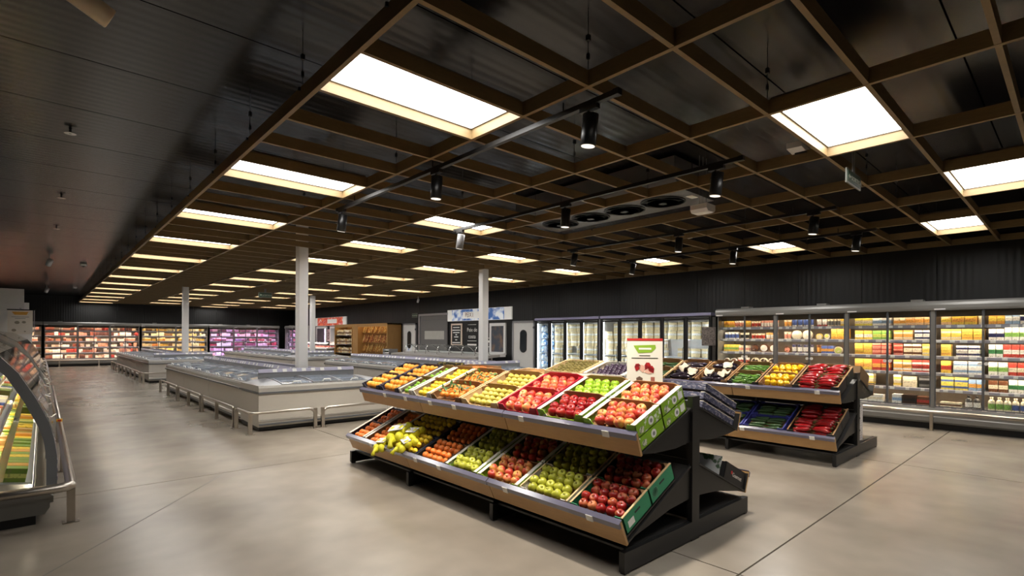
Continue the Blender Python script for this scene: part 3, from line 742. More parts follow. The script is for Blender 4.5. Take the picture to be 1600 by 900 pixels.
# back side of the fruit stand and things on top
FUR, FLR = FR(G1, 'u', False), FR(G1, 'l', False)
def yr(a): return -a          # along-stand coordinate in the mirrored frame
for k in range(3):
    c = crate(FUR, f'lilac printed crate, {ORD[k]} from the bottom of its stack behind the fruit stand', -2.3, -1.87, .07, .60, .004 + k * .068, .05, LILACC, WINNER, 1, name='stacked_crate', group='lilac crates stacked behind the fruit stand')
    for a in (.02, .22, .42):
        for q in (.03, .40):
            MB().box(a, a + .022, q - .012, q + .012, .0545, .067).build('corner_peg', CRATEW, c)
crate(FLR, 'black open card box on the lower back shelf of the fruit stand', -2.3, -1.87, .03, .40, .0, .13, BLACKC, BLACKC, .9)
bb = MB().box(0, .012, 0, .3, 0, .16).build('print_card', MIX('silver_print', (200, 200, 198), (70, 96, 66), 14, .56, .62, .5, 0), None, FLR @ Tr(.42, -2.2, .0))
T(bb, 'silver printed card standing behind the black box', 'card')
bk = [o for o in bpy.data.objects if o.get('label', '').startswith('black open card box')][0]
TX = Matrix(((-1, 0, 0, 0), (0, 0, 1, 0), (0, 1, 0, 0), (0, 0, 0, 1)))
text('Gourmet', .046, Tr(.235, .4315, .05) @ TX, M('print_pale', (206, 196, 186), .5), bk)
MB().lathe([(.001, 0), (.014, 0), (.014, .001), (.001, .001)], 12, 0, Tr(.255, .4325, .075) @ Rx(-PI / 2)).build('red_mark', RED, bk)
sc_top = [(2.62, 3.02, 'kiwi', 'brown kiwi', KIWI, 6, 6, CRATEW), (3.72, 4.15, 'yellow', 'loose carrot', None, 0, 0, CRATEW), (4.5, 4.9, 'carrot', 'carrot', None, 0, 0, KRAFT)]
CARROT = pod('carrot', M('carrot_skin', (232, 128, 40), .45, var=.1, rnd=.1), .16, .014, .006, LEAFG, 7)
FT = shelf_frame(3.40, 1.055, math.radians(8), True)
for y0, y1, nm, noun, me, nx, ny, mt in ((3.05, 3.5, 'kiwi', 'kiwi', KIWI, 6, 7, CRATEW), (3.56, 4.0, 'pale slatted', 'carrot', CARROT, 8, 2, CRATEW), (4.45, 5.0, 'low brown', 'carrot', CARROT, 8, 3, KRAFT)):
    if nm == 'kiwi':
        F = shelf_frame(3.62, 1.03, math.radians(16), True)
    else: F = shelf_frame(3.52, .99, math.radians(4), True)
    crate(F, f'{nm} crate of {noun}s on top of the fruit stand', y0, y1, 0, .36, 0, .09, mt, mt, 1, GTRAY)
    fill(F, me, f'{noun} @ {nm} crate on top of the stand', noun, f'{noun}s in the {nm} crate on top', y0 + .016, y1 - .016, .01, .35, .06, nx, ny, 'any' if nm == 'kiwi' else 'long', .004)
for y0, lb in ((2.70, 'marbled white card box lying on top of the fruit stand'), ):
    o = MB().prism([(0, .02), (.012, 0), (.055, .0), (.08, .03), (.06, .075), (.015, .07)], 0, .34, 'y').build('card_box', MIX('marbled_card', (226, 214, 190), (190, 150, 110), 9, .5, .75, .6, 0), None, Tr(3.42, y0, 1.045))
    T(o, lb, 'box')
for k, (x, yy, z) in enumerate(((3.62, 5.02, 1.0), (3.64, 5.24, 1.0))):
    o = MB().box(0, .16, 0, .16, 0, .07).box(.015, .145, .015, .145, .07, .085).build('black_punnet', MIX('punnet_dark', (46, 44, 36), (150, 140, 80), 16, .55, .6, .3), None, Tr(x, yy, z + .04))
    T(o, ['dark lidded punnet at the far end of the stand top', 'dark lidded punnet behind its twin at the stand end'][k], 'punnet')
# blue dates and plums beside the kiwi crate
PLUM = fruit_mesh('plum', M('plum_skin', (58, 38, 62), .35, var=.2, rnd=.2), ROUND, .022, 10)
F = shelf_frame(3.62, 1.03, math.radians(16), True)
crate(F, 'white card crate of dark plums beside the poster', 2.58, 3.02, 0, .36, 0, .09, WHITEC, WINNER, 1)
fill(F, PLUM, 'dark plum @ white crate beside the poster', 'plum', 'plums beside the poster', 2.618, 2.982, .01, .35, .055, 7, 7, 'any', .004)
# poster
po = thing('poster', 'upright white poster with red bar and strawberry pictures on the fruit stand', 'poster', (0, 0, 0))
po.matrix_world = Tr(3.47, 2.29, 1.03) @ Rz(-TH - .18) @ Rx(-.06)
MB().box(-.135, .135, -.004, .004, 0, .40).build('board', M('poster_cream', (240, 232, 218), .5, var=.02), po)
MB().box(-.135, .135, -.007, -.004, .382, .40).build('red_bar', RED, po)
MB().prism([(-.085, .345), (.08, .35), (.085, .325), (.05, .29), (-.05, .285), (-.065, .31)], -.006, -.004, 'y').build('green_badge', GREENP, po)
MB().box(-.045, .05, -.007, -.006, .312, .326).build('badge_print', PAPER, po)
for z0, w in ((.262, .042), (.243, .1)): MB().box(-w, w, -.006, -.004, z0, z0 + .006).build('text_line', INK, po)
BERRY = MIX('berry_print', (184, 30, 34), (130, 16, 24), 30, .4, .6, .5)
for x, z, a, mt in ((-.055, .175, .3, BERRY), (-.02, .165, -.2, M('berry_cut', (232, 180, 160), .5)), (.02, .185, .5, BERRY), (.05, .16, -.5, BERRY), (.03, .145, 1.3, M('berry_cut', (232, 180, 160), .5))):
    MB().prism([(0, -.035), (.022, -.005), (.02, .02), (0, .03), (-.02, .02), (-.022, -.005)], -.007, -.004, 'y').build('strawberry_print', mt, po, Tr(x, 0, z) @ Ry(a))
MB().prism([(-.06, .06), (-.02, .055), (-.015, .09), (-.04, .105), (-.065, .09)], -.006, -.004, 'y').build('berry_bowl_print', M('bowl_print', (110, 84, 70), .5), po)
MB().box(.045, .075, -.006, -.004, .045, .10).build('jar_print', M('jar_print', (170, 96, 84), .5), po)
for x in (-.1, .1): MB().box(x - .008, x + .008, -.008, .02, -.05, .012).build('clip', GREYP, po)

# ------------------------------------------------------------------ vegetable stand contents
GU, GL = FR(G2, 'u'), FR(G2, 'l')
VU, VL = 'upper vegetable shelf', 'lower vegetable shelf'
def veg(frame, tier, y0, y1, what, noun, cat, mesh, nx, ny, outer, inner, h=.13, n0=.05, rot='long', r=.03, layers=1, top=0., jit=.006, tray=None):
    for q, (s0, s1, pos) in enumerate(((.022, .318, 'front'), (.324, .62, 'back'))):
        crate(frame, f'{what} crate of {noun}s, {pos} row of the {tier}', y0, y1, s0, s1, n0, h, outer, inner, .5, tray)
        for l in range(layers):
            fill(frame, mesh, f'{noun} @ {["", "middle layer, " if layers > 2 else "top layer, ", "top layer, "][l]}{pos} {what} crate, {tier.replace(" vegetable", "")}', cat, f'{noun}s in the {pos} {what} crate, {tier}', y0 + .016, y1 - .016, s0 + .008, s1 - .008, n0 + h * .36 + r + l * r * 1.75, nx, ny, rot, jit, None, 0, top)
veg(GU, VU, 1.87, 2.36, 'brown', 'long red pepper', 'pepper', RPEP, 5, 2, BLACKC, KRAFT, layers=2, top=.03)
veg(GU, VU, 2.38, 2.76, 'kraft', 'yellow bell pepper', 'pepper', YPEP, 3, 4, KRAFT, KRAFT, rot='any', r=.045, top=.03)
veg(GU, VU, 2.78, 3.16, 'dark', 'small green pepper', 'pepper', GPEP, 9, 3, BLACKC, KRAFT, rot='long', layers=3, r=.012, jit=.006, top=.02)
veg(GU, VU, 3.18, 3.62, 'white papered', 'aubergine', 'aubergine', AUB, 3, 2, KRAFT, KRAFT, r=.045, top=.02)
veg(GU, VU, 3.64, 4.08, 'black', 'aubergine', 'aubergine', AUB, 3, 2, BLACKC, KRAFT, r=.045, top=.02)
veg(GU, VU, 4.10, 4.60, 'slatted', 'dark green courgette', 'courgette', COURG, 4, 2, CRATEW, CRATEW, r=.03, top=.02)
veg(GL, VL, 1.87, 2.36, 'brown', 'long red pepper', 'pepper', RPEP, 5, 2, BLACKC, KRAFT, layers=2, top=.02)
veg(GL, VL, 2.40, 2.88, 'blue', 'dark green courgette', 'courgette', COURG, 5, 2, BLUEC, BLUEC, layers=1, r=.04, top=.02)
veg(GL, VL, 2.90, 3.38, 'second blue', 'dark green courgette', 'courgette', COURG, 5, 2, BLUEC, BLUEC, layers=1, r=.04, top=.02)
for k, (yy, s, n) in enumerate(((3.3, .08, .16), (3.5, .14, .16), (3.72, .1, .17), (3.95, .2, .17), (3.34, .4, .17))):
    mb = MB(); rr = random.Random(k)
    g = [[(a * .032 + rr.uniform(-.01, .01), b * .032 + rr.uniform(-.01, .01), rr.uniform(0, .045) + .02 * abs(b - 2)) for b in range(5)] for a in range(5)]
    vs = [p for row in g for p in row] + [(p[0], p[1], p[2] - .002) for row in g for p in row]
    fs = [(a * 5 + b, a * 5 + b + 1, (a + 1) * 5 + b + 1, (a + 1) * 5 + b) for a in range(4) for b in range(4)]
    fs += [tuple(i + 25 for i in f[::-1]) for f in fs]
    o = mb.add(vs, fs).build('paper_wrap', M('wrap_paper', (206, 192, 172), .7, var=.06), None, GU @ Tr(s, yy - .1, n) @ Rz(rr.uniform(-.5, .5)) @ Ry(-.25), True)
    T(o, f'crumpled white paper wrap over the aubergines, {ORD[k]} of five', 'paper', 'paper wraps among the aubergines')
for q, yy in enumerate((2.42, 2.74, 2.96, 3.2)):
    o = MB().box(-.004, -.002, 0, .07, 0, .05).build('label_card', PAPER, None, GL @ Tr(.018, yy, .05)); T(o, f'white label card, {ORD[q]} on the blue courgette crates', 'label', 'labels on the blue crates')
# far side of the vegetable stand: slatted crate on top tier, stacked white boxes on the base
GUR = FR(G2, 'u', False)
c = crate(GUR, 'slatted wooden crate on the back of the vegetable stand', -2.25, -1.87, .22, .62, .02, .16, M('old_crate_wood', (120, 92, 60), .7, var=.15), KRAFT, 1)
for k in range(3):
    t = thing('storage_box', f'white perforated box, {ORD[k]} from the floor beside the vegetable stand', 'box', (7.53, 1.90, .15 + k * .155), 0, 'white boxes stacked beside the vegetable stand')
    MB().box(0, .27, 0, .36, 0, .15).build('carton', M('white_carton', (214, 208, 206), .6, var=.06, scale=20), t)
    MB().box(.12, .15, -.003, 0, .115, .14).build('hand_hole', INK, t)
    for a in range(3):
        for b in range(4): MB().box(.03 + b * .06, .045 + b * .06, -.002, 0, .03 + a * .03, .036 + a * .03).build('slot', GREYP, t)

# ------------------------------------------------------------------ refrigerated wall cabinets
SHELF_Z = [1.66, 1.42, 1.16, .89, .63, .36]
def cabinet(label, loc, rz, L, led, bay=1.2, glass=True, name='refrigerated_cabinet', tags=True, lo=.03):
    """front at local y=0, length along +x from 0 to L, depth .85"""
    t = thing(name, label, 'refrigerated cabinet', loc, rz, 'glass-door refrigerated wall cabinets')
    MB().box(.02, L - .02, .1, .8, 0, .1).build('kick_plate', BLACKM, t)
    MB().prism([(.03, .1), (.0, .13), (.0, .2), (.012, .215), (.012, .3), (.03, .345), (.85, .345), (.85, .1)], 0, L, 'x').build('lower_body', CABG, t)
    MB().prism([(.85, .345), (.8, .345), (.8, 1.9), (.85, 1.9)], 0, L, 'x').build('back_panel', M('cabinet_back', (128, 112, 94), .5), t)
    MB().prism([(.0, 1.93), (.01, 1.9), (.85, 1.9), (.85, 2.05), (.05, 2.05), (.015, 2.02), (.0, 1.98)], 0, L, 'x').build('canopy', CABG, t)
    for a in (0, L - .04):
        MB().prism([(.03, .345), (.85, .345), (.85, 1.9), (.03, 1.9)], a, a + .04, 'x').build('side_panel', CABG, t)
    for z in SHELF_Z:
        d0 = .17 if z > .5 else .1
        s = MB().box(.045, L - .045, d0, .79, z - .02, z - .004).build('shelf', M('shelf_grey', (128, 122, 116), .5), t)
        r = MB().prism([(d0 - .012, z + .0), (d0, z + .012), (d0, z - .04), (d0 - .018, z - .04)], .045, L - .045, 'x').build('price_rail', M('cabinet_rail', (160, 156, 166), .4), s)
        if tags:
            x = .1
            while x < L - .15:
                w = random.choice((.05, .06, .09))
                MB().prism([(d0 - .016, z + .003), (d0 - .014, z + .004), (d0 - .02, z - .034), (d0 - .022, z - .034)], x, x + w, 'x').build('price_tag', PAPER, r)
                x += w + random.uniform(.04, .2)
        if z < 1.6: pass
        MB().box(.06, L - .06, d0 + lo, d0 + lo + .014, z - .029, z - .022).build('led_strip', led, t)
    MB().box(.06, L - .06, .24, .255, 1.86, 1.868).build('led_strip', led, t)
    MB().box(.045, L - .045, .2, .235, 1.80, 1.9).build('top_valance', M('valance', (96, 84, 72), .4), t)
    for k in range(int(L / 1.4)):
        MB().box(.5 + k * 1.4, .66 + k * 1.4, .1, .3, 2.05, 2.085).build('junction_box', CABG, t)
    nb = max(1, round(L / bay)); bw = L / nb
    for k in range(nb + 1):
        x = min(max(k * bw, .025), L - .025)
        MB().box(x - .025, x + .025, .03, .075, .345, 1.92).build('door_post', CABG, t)
    if glass:
        for k in range(nb):
            for h in range(2):
                a = k * bw + .025 + h * (bw / 2 - .025); b = a + bw / 2 - .028
                d = MB().box(a, a + .014, .035, .06, .36, 1.91).box(b - .014, b, .035, .06, .36, 1.91).box(a + .014, b - .014, .035, .06, .36, .375).box(a + .014, b - .014, .035, .06, 1.895, 1.91).build('door', DGREY, t)
                MB().box(a + .014, b - .014, .045, .051, .375, 1.895).build('pane', GLASSM, d)
                hx = b - .035 if h == 0 else a + .035
                MB().lathe([(.001, 0), (.026, 0), (.026, .012), (.016, .012), (.016, .004), (.001, .004)], 14, 0, Tr(hx, .043, 1.07) @ Rx(PI / 2)).build('handle', PAPER, d)
            MB().box(k * bw + .02, k * bw + .16, .0, .03, 1.905, 1.925).build('hinge_cover', WHITEP, t)
    return t
PKM = {}
def pack(kind, w, d, h, c1, c2):
    key = (kind, w, d, h, c1, c2)
    if key in PKM: return PKM[key]
    if kind == 'b':
        e = .004
        me = MB().prism([(-w / 2 + e, -d / 2), (w / 2 - e, -d / 2), (w / 2, -d / 2 + e), (w / 2, d / 2), (-w / 2, d / 2), (-w / 2, -d / 2 + e)], 0, h, 'z').mesh('carton', BAND(c1, c2))
    elif kind == 't':
        r = w / 2; me = MB().lathe([(.001, 0), (r * .8, 0), (r * .97, h * .9), (r, h * .9), (r, h), (.001, h)], 12).mesh('tub', BAND(c1, c2, .2, .7))
    elif kind == 'w':
        r = w / 2; m = Rx(PI / 2)
        me = MB().lathe([(.001, -d / 2), (r * .7, -d / 2), (r, -d / 2 + .004), (r, d / 2), (.001, d / 2)], 20, 0, Tr(0, 0, r) @ m).lathe([(.001, d / 2), (r * .78, d / 2), (r * .78, d / 2 + .003), (.001, d / 2 + .003)], 20, 1, Tr(0, 0, r) @ m).mesh('cheese_wheel', [BAND(c1, c1), MIX('face_%d_%d_%d' % c2, c2, c1, 18, .52, .6, .4)])
    else:
        r = w / 2; me = MB().lathe([(.001, 0), (r, 0), (r, h * .62), (r * .75, h * .76), (r * .42, h * .82), (r * .42, h * .9), (r * .5, h * .9), (r * .5, h), (.001, h)], 12).mesh('bottle', BAND(c1, c2, .12, .5))
    PKM[key] = me
    return me
KINDN = {'b': 'carton', 't': 'tub', 'w': 'round cheese', 'o': 'bottle'}
KCAT = {'b': 'carton', 't': 'tub', 'w': 'cheese', 'o': 'bottle'}
COLS = dict(yel=(246, 212, 92), ygr=(240, 226, 100), org=(244, 178, 88), pea=(246, 208, 164), wht=(240, 238, 232), crm=(240, 228, 200), red=(196, 66, 56), pnk=(234, 160, 140), blu=(84, 106, 172), nav=(40, 44, 90), lbl=(150, 180, 215), grn=(138, 186, 92), lim=(206, 216, 110), dkg=(70, 136, 84), brn=(110, 66, 40), dbr=(64, 44, 34), gry=(120, 120, 122), blk=(44, 42, 42), lil=(160, 140, 190), wine=(130, 24, 40))
NAMEC = dict(yel='yellow', ygr='lemon yellow', org='orange', pea='peach', wht='white', crm='cream', red='red', pnk='pink', blu='blue', nav='navy', lbl='light blue', grn='green', lim='lime', dkg='dark green', brn='brown', dbr='dark brown', gry='grey', blk='black', lil='lilac', wine='wine red')
def stock(cabm, runs, x0, x1, z, where, depth=.24):
    """runs: (kind, c1, c2, width, height, count, high); spread over x0..x1 along the cabinet"""
    tot = sum(r[3] * r[5] for r in runs); sc = min(1.12, (x1 - x0) / tot)
    gap = max(0, (x1 - x0) - tot * sc) / max(1, len(runs))
    x = x0 + .005
    for kd, c1, c2, w, h, n, hi in runs:
        wd = w * sc; h = round(min(h * 1.5, .2 / hi), 3)
        d = min(.16, w * 1.3) if kd != 'w' else .04
        if kd != 'b': d = d if kd == 'w' else wd
        me = pack(kd, round(wd * .94, 3), round(d, 3), h, COLS[c1], COLS[c2])
        lab = f'{NAMEC[c1]} {KINDN[kd]}, {NAMEC[c2]} print, {where}' if c1 != c2 else f'plain {NAMEC[c1]} {KINDN[kd]}, {where}'
        grp = lab
        for i in range(n):
            for l in range(hi):
                o = link(me.name.split('.')[0], me, None, cabm @ Tr(x + wd * (i + .5), depth + d / 2 + random.uniform(0, .015), z + l * (h + .001)))
                T(o, lab + (f', {ORD[i]} from left' if n > 1 else '') + (f', {["bottom", "second", "third"][l]} row' if hi > 1 else ''), KCAT[kd], grp)
        x += wd * n + gap
DXF, DL = 10.51, 6.0
dairy_m = Tr(DXF, 5.22, 0) @ Rz(-PI / 2)
cabinet('long glass-door dairy cabinet with warm lit shelves behind the vegetable stand', (DXF, 5.22, 0), -PI / 2, DL, LEDW, 1.19)
b_ = 'b'
DAIRY = {
 0: [[('b','yel','org',.075,.15,4,1),('t','wht','pnk',.07,.1,4,1),('b','org','yel',.07,.15,2,1)], [('t','crm','red',.065,.085,3,1),('t','pnk','wht',.06,.09,6,1)], [('t','crm','org',.07,.1,2,1),('t','wht','blu',.1,.17,4,1)], [('t','red','wht',.11,.17,2,1),('t','crm','gry',.065,.1,4,1),('b','yel','crm',.075,.11,2,1)],
     [('b','ygr','crm',.12,.11,2,1),('b','wht','lbl',.12,.11,2,1)], [('b','crm','org',.09,.1,2,1),('b','pea','org',.13,.12,3,1)], [('b','pea','yel',.12,.12,1,1),('b','yel','org',.14,.12,2,1),('t','wht','crm',.08,.16,1,1)], [('b','org','yel',.1,.13,2,1),('b','lbl','wht',.09,.14,2,1),('b','wht','nav',.1,.16,2,1)]],
 1: [[('t','wht','blu',.07,.1,4,1),('t','crm','blk',.08,.09,2,1)], [('t','crm','red',.06,.08,4,1),('t','org','wht',.07,.09,3,1)], [('t','crm','pnk',.06,.1,2,1),('w','crm','wht',.17,.04,2,1)], [('w','yel','crm',.16,.04,1,1),('w','gry','crm',.17,.04,1,1),('b','org','yel',.12,.15,3,1)],
     [('b','yel','wht',.13,.11,2,1),('b','grn','lim',.13,.11,2,1)], [('b','org','crm',.12,.055,2,2),('b','wht','nav',.1,.055,2,2)], [('b','yel','crm',.13,.06,2,2),('b','yel','org',.14,.06,2,2)], [('b','wht','nav',.1,.12,2,1),('b','wht','grn',.09,.18,3,1),('b','lbl','blu',.12,.12,1,1)]],
 2: [[('b','yel','grn',.07,.1,5,1),('b','crm','pnk',.08,.09,3,1)], [('w','dbr','brn',.15,.04,1,1),('w','brn','wht',.16,.04,2,1)], [('w','brn','pnk',.12,.04,1,1),('t','nav','wht',.09,.11,4,1)], [('t','brn','org',.09,.11,1,1),('b','blu','org',.1,.1,2,1),('w','crm','lim',.14,.04,1,1),('t','crm','wht',.08,.08,1,1)],
     [('b','yel','org',.12,.045,2,3),('b','pnk','red',.12,.045,2,3)], [('b','red','pnk',.12,.045,1,3),('b','crm','brn',.11,.065,2,2),('b','yel','crm',.12,.065,1,2)], [('b','yel','org',.12,.065,1,2),('b','wht','nav',.13,.06,2,2)], [('b','wht','dkg',.09,.14,2,1),('b','red','wht',.1,.14,3,1),('b','grn','lim',.1,.13,1,1)]],
 3: [[('w','wht','brn',.14,.04,2,1),('t','wht','red',.08,.1,3,1)], [('w','crm','dbr',.15,.04,3,1)], [('b','blk','gry',.12,.06,3,1)], [('b','dbr','org',.12,.05,2,1),('b','crm','wht',.12,.05,2,1)],
     [('b','yel','org',.12,.13,2,1),('b','red','org',.12,.13,2,1)], [('b','org','wht',.12,.065,2,2),('b','red','wht',.13,.075,2,2)], [('b','yel','red',.12,.16,1,1),('b','wht','lbl',.16,.08,2,2)], [('b','wht','grn',.1,.15,2,1),('b','red','crm',.09,.15,2,1),('b','crm','brn',.1,.15,1,1)]],
 4: [[('b','crm','yel',.12,.08,4,1)], [('b','crm','red',.12,.08,4,1)], [('b','wht','grn',.12,.08,4,1)], [('b','yel','crm',.12,.08,4,1)],
     [('b','crm','yel',.13,.07,2,2)], [('b','crm','yel',.1,.07,1,2),('b','crm','crm',.18,.12,1,1),('b','blk','gry',.15,.075,1,2)], [('b','ygr','blu',.18,.075,2,2),('b','lbl','org',.1,.12,2,1)], [('b','brn','crm',.1,.12,2,1),('b','wht','dkg',.09,.14,3,1)]],
 5: [[('b','wht','lbl',.15,.08,3,1)], [('b','crm','wht',.15,.08,3,1)], [('o','wht','blu',.08,.16,5,1)], [('b','wht','pnk',.15,.06,3,1)],
     [('b','wht','crm',.2,.08,2,1)], [('b','wht','lbl',.14,.1,1,1),('b','dbr','blk',.2,.1,1,1),('b','brn','red',.2,.09,1,1)], [('b','crm','brn',.24,.05,1,1),('o','blk','wht',.085,.19,2,1)], [('o','crm','grn',.085,.17,3,1),('o','crm','blu',.085,.17,3,1)]],
}
for si, bays in DAIRY.items():
    for bi, runs in enumerate(bays):
        k, hlf = divmod(bi, 2)
        x0 = k * 1.2 + .06 + hlf * .57
        stock(dairy_m, runs, x0, x0 + .53, SHELF_Z[si], f'{["top","second","third","fourth","fifth","bottom"][si]} shelf, {ORD[bi]} dairy door', .26 if si < 5 else .17)
# steel rail before the dairy cabinet
rail('long steel bumper rail before the dairy cabinet', [(10.40, 5.3), (10.40, -.8)], [(10.40, 4.6), (10.40, 1.61), (10.40, -.7)], .29, .028, (False, False), 'cabinet rails')

# far wall cabinets with joined stock
def stuff_stock(t, L, pal, seed, name='packed_goods'):
    rr = random.Random(seed); mb = MB(); mats = [BAND(*p) for p in pal]
    for z in SHELF_Z:
        x = .08
        while x < L - .12:
            w = rr.choice((.07, .09, .12, .15)); h = rr.uniform(.12, .2); mi = rr.randrange(len(mats))
            for k in range(rr.randint(1, 3)):
                if x > L - .06 - w: x = L; break
                if rr.random() < .93:
                    mb.box(x, x + w * .94, .26, .26 + min(.2, w * 1.4), z, z + h * rr.uniform(.85, 1), mi, Tr(0, rr.uniform(0, .03), 0))
                x += w
    o = mb.build(name, mats, t); o['kind'] = 'stuff'
    return o
MEAT = [((240, 226, 204), (200, 140, 110)), ((226, 190, 160), (150, 80, 60)), ((150, 84, 66), (226, 190, 160)), ((242, 232, 216), (214, 150, 120)), ((96, 58, 48), (190, 130, 100)), ((206, 140, 116), (240, 226, 206)), ((176, 66, 56), (236, 220, 200)), ((236, 206, 170), (240, 236, 226))]
CHEE = [((244, 214, 140), (200, 120, 50)), ((238, 224, 180), (210, 160, 70)), ((230, 180, 90), (240, 226, 190)), ((220, 200, 150), (120, 80, 50)), ((245, 236, 214), (230, 180, 60)), ((150, 110, 70), (230, 200, 150))]
VIOL = [((220, 190, 220), (150, 80, 110)), ((190, 120, 150), (240, 230, 240)), ((240, 226, 236), (130, 90, 150)), ((150, 80, 100), (220, 190, 210)), ((236, 190, 190), (180, 60, 80))]
FY = 31.42
for k, (x0, L, pal, led, lab) in enumerate(((-2.96, 2.98, MEAT, LEDP, 'far refrigerated cabinet of packed meat, partly behind the left wall'), (.04, 3.58, MEAT, LEDP, 'far refrigerated cabinet of packed meat at the end of the left aisle'), (3.64, 2.96, CHEE, LEDW, 'far refrigerated cabinet of cheese with yellow light'), (6.62, 3.62, VIOL, LEDV, 'far refrigerated cabinet with violet light'))):
    c = cabinet(lab, (x0, FY, 0), 0, L, led, 1.2, tags=False, lo=.008)
    stuff_stock(c, L, pal, 40 + k)
c = cabinet('refrigerated cabinet with violet light on the right wall beside the meat counter', (10.5, 31.4, 0), -PI / 2, 2.35, LEDV, 1.2, tags=False, lo=.008)
stuff_stock(c, 2.35, VIOL, 77)
rail('steel bumper rail before the far meat cabinets', [(-1.5, 31.28), (3.6, 31.28)], [(.59, 31.28), (2.0, 31.28), (3.4, 31.28)], .29, .028, (False, False), 'cabinet rails')

# ------------------------------------------------------------------ upright glass-door freezers on the right wall
CART = BAND((232, 214, 168), (246, 244, 240), .45, .72)
ICE = MIX('ice_bag', (90, 150, 215), (236, 244, 250), 14, .42, .56, .25)
def upright(label, y0, L, nd, seed):
    t = thing('upright_freezer', label, 'upright freezer', (10.70, y0, 0), -PI / 2, 'black-framed upright freezers')
    MB().box(0, L, .04, .66, 0, .14).build('kick_plate', BLACKM, t)
    MB().box(0, L, .6, .66, .14, 1.9).build('back_panel', WHITEP, t)
    for a in (0, L - .03): MB().box(a, a + .03, .05, .6, .14, 1.9).build('side_panel', WHITEP, t)
    MB().box(0, L, .0, .66, 1.9, 1.93).build('top_panel', BLACKM, t)
    MB().prism([(-.02, 1.935), (.02, 1.93), (.66, 1.93), (.66, 2.0), (.02, 2.0), (-.02, 1.985)], 0, L, 'x').build('header', LILAC, t)
    bw = L / nd; rr = random.Random(seed)
    m = Tr(10.70, y0, 0) @ Rz(-PI / 2)
    for k in range(nd + 1):
        x = min(max(k * bw, .03), L - .03)
        MB().box(x - .03, x + .03, .0, .05, .14, 1.9).build('mullion', BLACKM, t)
        xl = min(max(x, .05), L - .05)
        MB().box(xl - .008, xl + .008, .07, .08, .2, 1.85).build('led_strip', LEDC, t)
    for k in range(nd):
        a, b = k * bw + .03, (k + 1) * bw - .03
        d = MB().box(a, a + .022, -.01, .015, .16, 1.88).box(b - .022, b, -.01, .015, .16, 1.88).box(a, b, -.01, .015, .16, .19).box(a, b, -.01, .015, 1.84, 1.88).build('door', BLACKM, t)
        MB().box(a + .022, b - .022, 0, .006, .19, 1.84).build('pane', GLASSM, d)
        MB().tube([(b - .02, -.012, .9), (b - .02, -.04, .93), (b - .02, -.04, 1.2), (b - .02, -.012, 1.23)], .009, 6).build('handle', DGREY, d)
        for z in (.579, 1.0, 1.409):
            if k > nd - 3 and seed == 2 or z == 1.0: MB().box(a - .02, b + .02, .1, .58, z - .014, z).build('shelf', M('wire_shelf', (214, 220, 230), .4), t)
        ice = seed == 1 and k == 0
        for c in range(2):
            cx = a + .02 + (b - a - .04) * (c + .5) / 2
            for lv in range(6):
                z = .2 + lv * .16 if lv < 5 else 1.02
                zz = (.16, .33, .50, .67, 1.01, 1.18, 1.35)
            for q, z in enumerate((.16, .37, .58, .79, 1.01, 1.21, 1.41, 1.61)):
                if rr.random() < .08 or (k > nd - 3 and seed == 2 and q == 5): continue
                hh = .2 if q != 3 else .17
                if ice:
                    mb = MB().lathe([(.001, 0), (.09, .0), (.105, .03), (.1, .1), (.085, .16), (.03, .19), (.001, .19)], 10, 0, Matrix.Diagonal((1, .9, 1, 1)), 3, .12)
                    o = link('ice_bag', bpy.data.meshes.get('ice_bag') or mb.mesh('ice_bag', ICE, True), None, m @ Tr(cx, .25, z) @ Rz(rr.uniform(0, 3)))
                    T(o, f'blue ice bag, {ORD[q]} from bottom, {["left", "right"][c]} stack, leftmost freezer door', 'ice bag', 'ice bags in the leftmost freezer door')
                else:
                    me = bpy.data.meshes.get('ice_carton_%d' % q) or MB().box(-.105, .105, -.12, .12, 0, hh - .008).mesh('ice_carton_%d' % q, CART)
                    o = link('frozen_carton', me, None, m @ Tr(cx + rr.uniform(-.008, .008), .26 + rr.uniform(-.02, .03), z))
                    T(o, f'cream carton, {ORD[q]} from bottom, {["left", "right"][c]} stack, {ORD[k]} door of the {"left" if seed == 1 else "right"} upright freezer', 'carton', f'cartons in the {ORD[k]} door of the {"left" if seed == 1 else "right"} upright freezer')
    return t
upright('left upright freezer with black-framed doors, ice bags and cartons', 10.80, 2.36, 4, 1)
MB()
upright('right upright freezer with black-framed doors stacked with cartons', 8.40, 3.0, 5, 2)
o = MB().box(10.69, 10.74, 8.405, 8.435, 0, 1.92).build('joint_post', ALU); T(o, 'thin pale post between the two upright freezers', 'post')
o = MB().box(0, .012, -.16, .16, 0, .4).build('notice_board', MIX('grey_notice', (120, 110, 104), (84, 76, 72), 40, .45, .55, .6), None, Tr(10.63, 5.42, 1.28)); T(o, 'grey notice hung at the end of the right upright freezer', 'notice')

